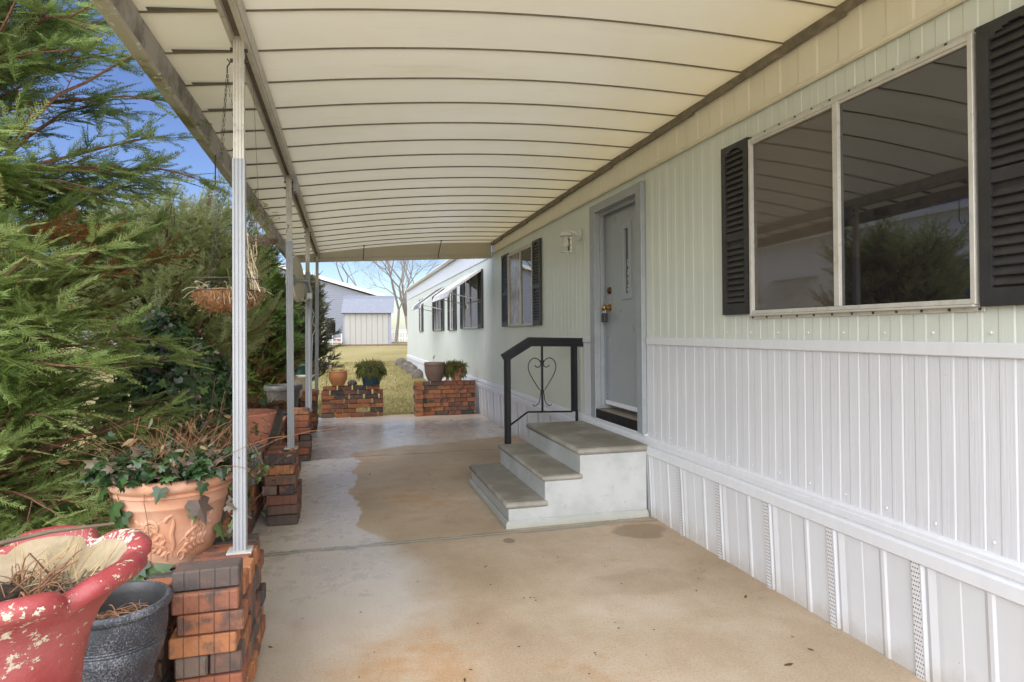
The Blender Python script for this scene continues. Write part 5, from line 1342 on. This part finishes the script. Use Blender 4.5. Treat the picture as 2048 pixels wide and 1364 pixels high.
evergreen('juniper_bush', 'far juniper with rusty upper tips beside the lawn', (-.80, 12.3, -.05), 2.35, .68, 200, 'farjuniper', T_FAR, .17, 505, z0=.3, elev=(20, 50), power=.55, dead=.12, tint=.48, twigs=(7, 11), group=GE, tipup=.15, cat='juniper')

def ivy_mass():
    r = np.random.default_rng(66); rr = random.Random(66); c = np.array([-1.05, 4.55, .80]); root = thing('ivy_vine', 'dark glossy ivy climbing the base of the pale green juniper', 'ivy', (-1.05, 4.6, 0)); n = 2600
    d = unit(r.normal(0, 1, (n, 3))); rad = .72 + .28*r.random((n, 1))**.4
    P = c + d*rad*np.array([.40, .42, .66])*(1 + .16*np.sin(5*d[:, :1] + 3*d[:, 2:])); nn = d + r.normal(0, .45, (n, 3)) + [0, -.2, .35]
    dd = np.cross(nn, r.normal(0, 1, (n, 3))) + [0, 0, -.6]
    keep = P[:, 0] < -.62; P, nn, dd = P[keep], nn[keep], dd[keep]; n = len(P)
    ti = np.where(r.random(n) < .06, r.uniform(.88, 1, n), np.clip(r.normal(.33, .2, n), 0, .86))
    V, t = scatter(LEAF, P, dd, nn, r.uniform(.045, .085, n), ti, rng=r); tris_mesh('leaves', V, M['ivy'], root, t)
    b = MB()
    for i in range(60):
        a = rr.uniform(0, 2*pi); b.tube(curly((c[0] + .2*cos(a), c[1] + .2*sin(a), -.02), (c[0] + .36*cos(a + .8), c[1] + .38*sin(a + .8), rr.uniform(.6, 1.35)), 7, 0, rr), rr.uniform(.002, .005), 5, False)
    b.build('vines', M['twig'], root)
ivy_mass()
def bramble():
    rr = random.Random(71); r = np.random.default_rng(71); root = thing('dry_bramble', 'tangle of dry reddish brown stems and leaves behind the terracotta pot', 'dry shrub', (-.95, 3.75, 0)); b = MB(); Q = []
    for i in range(190):
        p0 = Vector((-.95 + rr.gauss(0, .14), 3.75 + rr.gauss(0, .28), .15)); e = p0 + Vector((rr.gauss(.08, .2), rr.gauss(-.05, .22), rr.uniform(.3, .85))); ps = curly(p0, e, 6, .03, rr); b.tube(ps, [.0025, .002, .0018, .0015, .0012, .0008], 4, False)
        for k in range(3):
            q = ps[3].lerp(ps[5], rr.random()); f = q + Vector((rr.gauss(0, .07), rr.gauss(0, .07), rr.gauss(.03, .05))); b.tube([q, q.lerp(f, .5), f], .0009, 3, False); Q.append(f); Q.append(q)
    b.build('stems', M['stem'], root); n = len(Q); Q = [[q.x, q.y, q.z] for q in Q]
    V, t = scatter(SLEAF, Q, r.normal(0, 1, (n, 3)) + [0, 0, -.5], r.normal(0, 1, (n, 3)) + [0, 0, .5], r.uniform(.02, .06, n), r.uniform(.1, 1, n)); tris_mesh('dry_leaves', V, M['deadleaf'], root, t)
    n = 420; P = np.array([-.95, 3.8, .5]) + r.normal(0, 1, (n, 3))*[.16, .3, .2]
    V, t = scatter(LEAF, P, r.normal(0, 1, (n, 3)) + [0, 0, -.5], r.normal(0, .6, (n, 3)) + [.3, -.5, .7], r.uniform(.035, .06, n), np.clip(r.normal(.4, .25, n), 0, 1)); tris_mesh('ivy_leaves', V, M['ivy'], root, t)
bramble()

# ================================================================== BACKGROUND
def shed():
    gz0 = .68; root = thing('garden_shed', 'small shed with a shingled mansard roof and cream panelled front', 'shed', (1.2, 35, gz0)); Y = 35.0; b = MB()
    x0, x1 = -.06, 2.46; zt0 = 2.46
    b.box(x0, x1, Y, Y + 2.2, gz0 - .2, zt0); b.build('wall', M['shedtrim'], root)
    b = MB(); k = 8; a0, a1 = x0 + .06, x1 - .16
    for i in range(k): u0 = a0 + (a1-a0)*i/k; b.box(u0 + .006, a0 + (a1-a0)*(i+1)/k - .006, Y - .04, Y + .0, gz0 + .04, zt0 - .06)
    b.build('door', M['sheddoor'], root, bevel=.006)
    b = MB(); b.box(x0 - .02, x1 + .02, Y - .06, Y, gz0 - .1, gz0 + .03); b.build('sill', M['twig'], root)
    b = MB(); b.poly([(x0 - .12, Y - .22, zt0 - .02), (x0 + .0, Y + .35, 3.20), (x0 + .02, Y + 1.1, 3.42), (x0, Y + 1.85, 3.20), (x0 - .12, Y + 2.42, zt0 - .02)], (x1 - x0 + .22, 0, 0)); b.build('roof', M['shingle'], root)
    b = MB(); b.box(x0 - .12, x1 + .10, Y - .235, Y - .205, zt0 - .05, zt0 + .02); b.build('fascia', M['shedtrim'], root)
shed()
def neighbour():
    root = thing('grey_house', 'grey blue clapboard house with a low white gable roof behind the shed', 'house', (-4, 42, .7)); Y = 42.0
    k = Y/35.0
    P = lambda x, z: (x*k, Y, CAM_H + (z - CAM_H)*k)
    b = MB(); pk = P(-5.2, 5.35); e = P(2.36, 3.14); wl = P(-12.5, 3.14)
    b.poly([(e[0] - .1, Y, .3), (e[0] - .1, Y, e[2] - .05), (pk[0], Y, pk[2] - .05), (wl[0], Y, wl[2] - .05), (wl[0], Y, .3)], (0, 9, 0)); b.build('wall', M['bluesiding'], root)
    for s_, q in ((1, e), (-1, wl)):
        b = MB(); b.poly([(pk[0], Y - .3, pk[2] + .22), (q[0] + s_*.2, Y - .3, q[2] + .18), (q[0] + s_*.2, Y - .3, q[2] - .04), (pk[0], Y - .3, pk[2] - .02)], (0, 9.6, 0)); b.build('roof', M['alu'], root)
    b = MB(); b.box(e[0] - 4.4, e[0] - 3.4, Y - .03, Y, 1.3, 2.3); b.build('window', M['glass'], root)
neighbour()
def tubes_tree(name, label, base, h, seed, depth=6, spread=.55, r0=.16, lean=(0, 0), mat='greybark', trunk=.28, n=5, group=None, first=None):
    rr = random.Random(seed); tr = MB(); cr = MB(); root = thing(name, label, 'bare tree', base, group)
    def grow(p_, d, L, r_, lev):
        mb = tr if lev <= 0 else cr
        ps = [p_]; q = p_; dd = d
        seg = 3 if lev < 4 else 2
        for i in range(seg):
            dd = (dd + Vector((rr.gauss(0, .09), rr.gauss(0, .09), rr.gauss(.03, .06)))).normalized(); q = q + dd*L/seg; ps.append(q)
        e = r_*.66; mb.tube(ps, [r_ + (e - r_)*i/seg for i in range(seg+1)], 7 if lev < 2 else (5 if lev < 4 else 3), False)
        if lev >= depth: return
        k = (first if lev == 0 and first else rr.choice((2, 2, 3))) + (1 if lev >= 3 else 0)
        for i in range(k):
            ax = Vector((rr.gauss(0, 1), rr.gauss(0, 1), rr.gauss(0, .4))); ax = (ax - dd*ax.dot(dd)).normalized(); a = spread*rr.uniform(.55, 1.25)
            nd = dd*cos(a) + ax*sin(a); nd.z += .06; start = ps[-1] if i < 2 or lev < 1 else ps[-2].lerp(ps[-1], rr.random()); grow(start, nd.normalized(), L*rr.uniform(.62, .88)*(1.25 if lev == 0 else 1), e*(rr.uniform(.62, .95) if i else .95), lev + 1)
    grow(Vector(base) - Vector((0, 0, .2)), Vector((lean[0], lean[1], 1)).normalized(), h*trunk, r0, 0)
    tr.build('trunk', M[mat], root, smooth=True, recalc=False); cr.build('crown', M[mat], root, recalc=False)
GT = 'bare trees behind the shed'
tubes_tree('bare_tree', 'large leafless tree rising behind the end of the mobile home', (3.98, 40, .55), 12.5, 13, 7, .55, .14, (-.02, 0), trunk=.165, first=6, group=GT)
tubes_tree('bare_tree', 'slim leafless double stem tree just right of the shed', (3.15, 41, .6), 8.5, 22, 6, .40, .11, (.05, 0), first=3, group=GT)
tubes_tree('bare_tree', 'pale twiggy leafless tree far behind the shed roof', (4.2, 60, .8), 11, 35, 7, .6, .18, (-.15, 0), group=GT)
tubes_tree('bare_tree', 'distant leafless tree left of the arborvitae above the hedge', (-6.5, 34, .6), 8.5, 47, 6, .55, .16, group=GT)
def picket():
    root = thing('white_fence', 'low white fence beyond the shed near the bare trees', 'fence', (4, 48, .8)); b = MB()
    for i in range(60): b.box(2.5 + i*.12, 2.57 + i*.12, 48, 48.03, .55, 1.6)
    b.build('pickets', M['neighwhite'], root).__setitem__('kind', 'stuff'); b = MB(); b.box(2.4, 9.8, 48.03, 48.07, .9, .98); b.box(2.4, 9.8, 48.03, 48.07, 1.35, 1.43); b.build('rail', M['neighwhite'], root)
picket()
for i, (x, y, s_, lab) in enumerate(((1.98, 19.4, .17, 'rounded grey stone nearest along the skirting past the far wall'), (1.95, 20.6, .18, 'tall grey stone in the middle of the row at the house end'), (1.86, 21.9, .2, 'brown grey stone at the far house corner'), (1.99, 18.0, .15, 'low flat stone leading the row beside the skirting'))):
    q = MB(); q.lathe([(0, -.1), (s_, -.08), (s_*1.08, .1), (s_*.8, .2), (s_*.4, .26), (0, .27)], (x, y, gz(x, y)), 14, lambda th, r, z, i=i: (r*(1 + .12*sin(3*th + i) + .07*sin(7*th + 2*i)), z))
    tag(q.build('stone', M['stone'], smooth=True), lab, 'stone', 'stones edging the house corner')
def far_clutter():
    root = thing('planter_bench', 'white slatted bench with pots beside the shed', 'bench', (-.6, 34.6, .65)); b = MB()
    for z in (.85, 1.05): b.box(-1.1, -.12, 34.5, 34.8, z, z + .04)
    b.build('shelf', M['alu'], root)
    for x in (-1.08, -.62, -.16): b = MB(); b.box(x - .03, x + .03, 34.52, 34.58, .5, 1.3); b.build('leg', M['alu'], root)
    for x, z, mt, lb in ((-.75, 1.09, 'blackpot', 'dark box shape on the white bench by the shed'), (-.4, .89, 'pinkterra', 'red clay pot on the white bench by the shed')):
        pot('far_pot', lb, (x, 34.64, z), .12, .09, .2, mt, n=16)
far_clutter()
b = MB()
for i in range(9): b.box(-1.6 + i*.55, -1.06 + i*.55, 34.2, 34.34, .62, .74)
tag(b.build('edging_timber', M['twig'], bevel=.01), 'weathered timber edging at the far side of the lawn before the shed', 'edging')
# neighbouring trailer across the hedge: glimpsed through the trees and mirrored in the window
def trailer():
    root = thing('white_trailer', 'white neighbouring trailer home glimpsed behind the near hedge', 'mobile home', (-9, 8, 0)); b = MB()
    b.box(-13, -9, 3.5, 22, .3, 4.0); b.build('wall', M['neighwhite'], root)
    b = MB(); b.poly([(-8.8, 3.3, 4.0), (-8.8, 3.3, 4.14), (-11, 3.3, 4.4), (-13.2, 3.3, 4.14), (-13.2, 3.3, 4.0)], (0, 19, 0)); b.build('roof', M['rooftop'], root)
    b = MB(); b.box(-8.98, -8.96, 3.5, 22, .0, .5); b.build('skirting', M['skirt'], root)
    for y0 in (5.2, 8.0, 10.4, 13.0):
        b = MB(); b.box(-9.0, -8.96, y0, y0 + 1.7, 1.75, 2.95); w_ = b.build('window', M['trim'], root, bevel=.005)
        for k in (0, 1): b = MB(); b.box(-8.962, -8.955, y0 + .08 + k*.8, y0 + .82 + k*.8, 1.83, 2.87); b.build('pane', M['blueglass'], w_)
    b = MB()
    for i in range(9): b.bar((-8.97 + .12*i, 15.4, 2.9 - .09*i), (-8.97 + .12*i, 17.4, 2.9 - .09*i), .09, .015)
    b.build('slat_awning', M['greyshade'], root)
trailer()
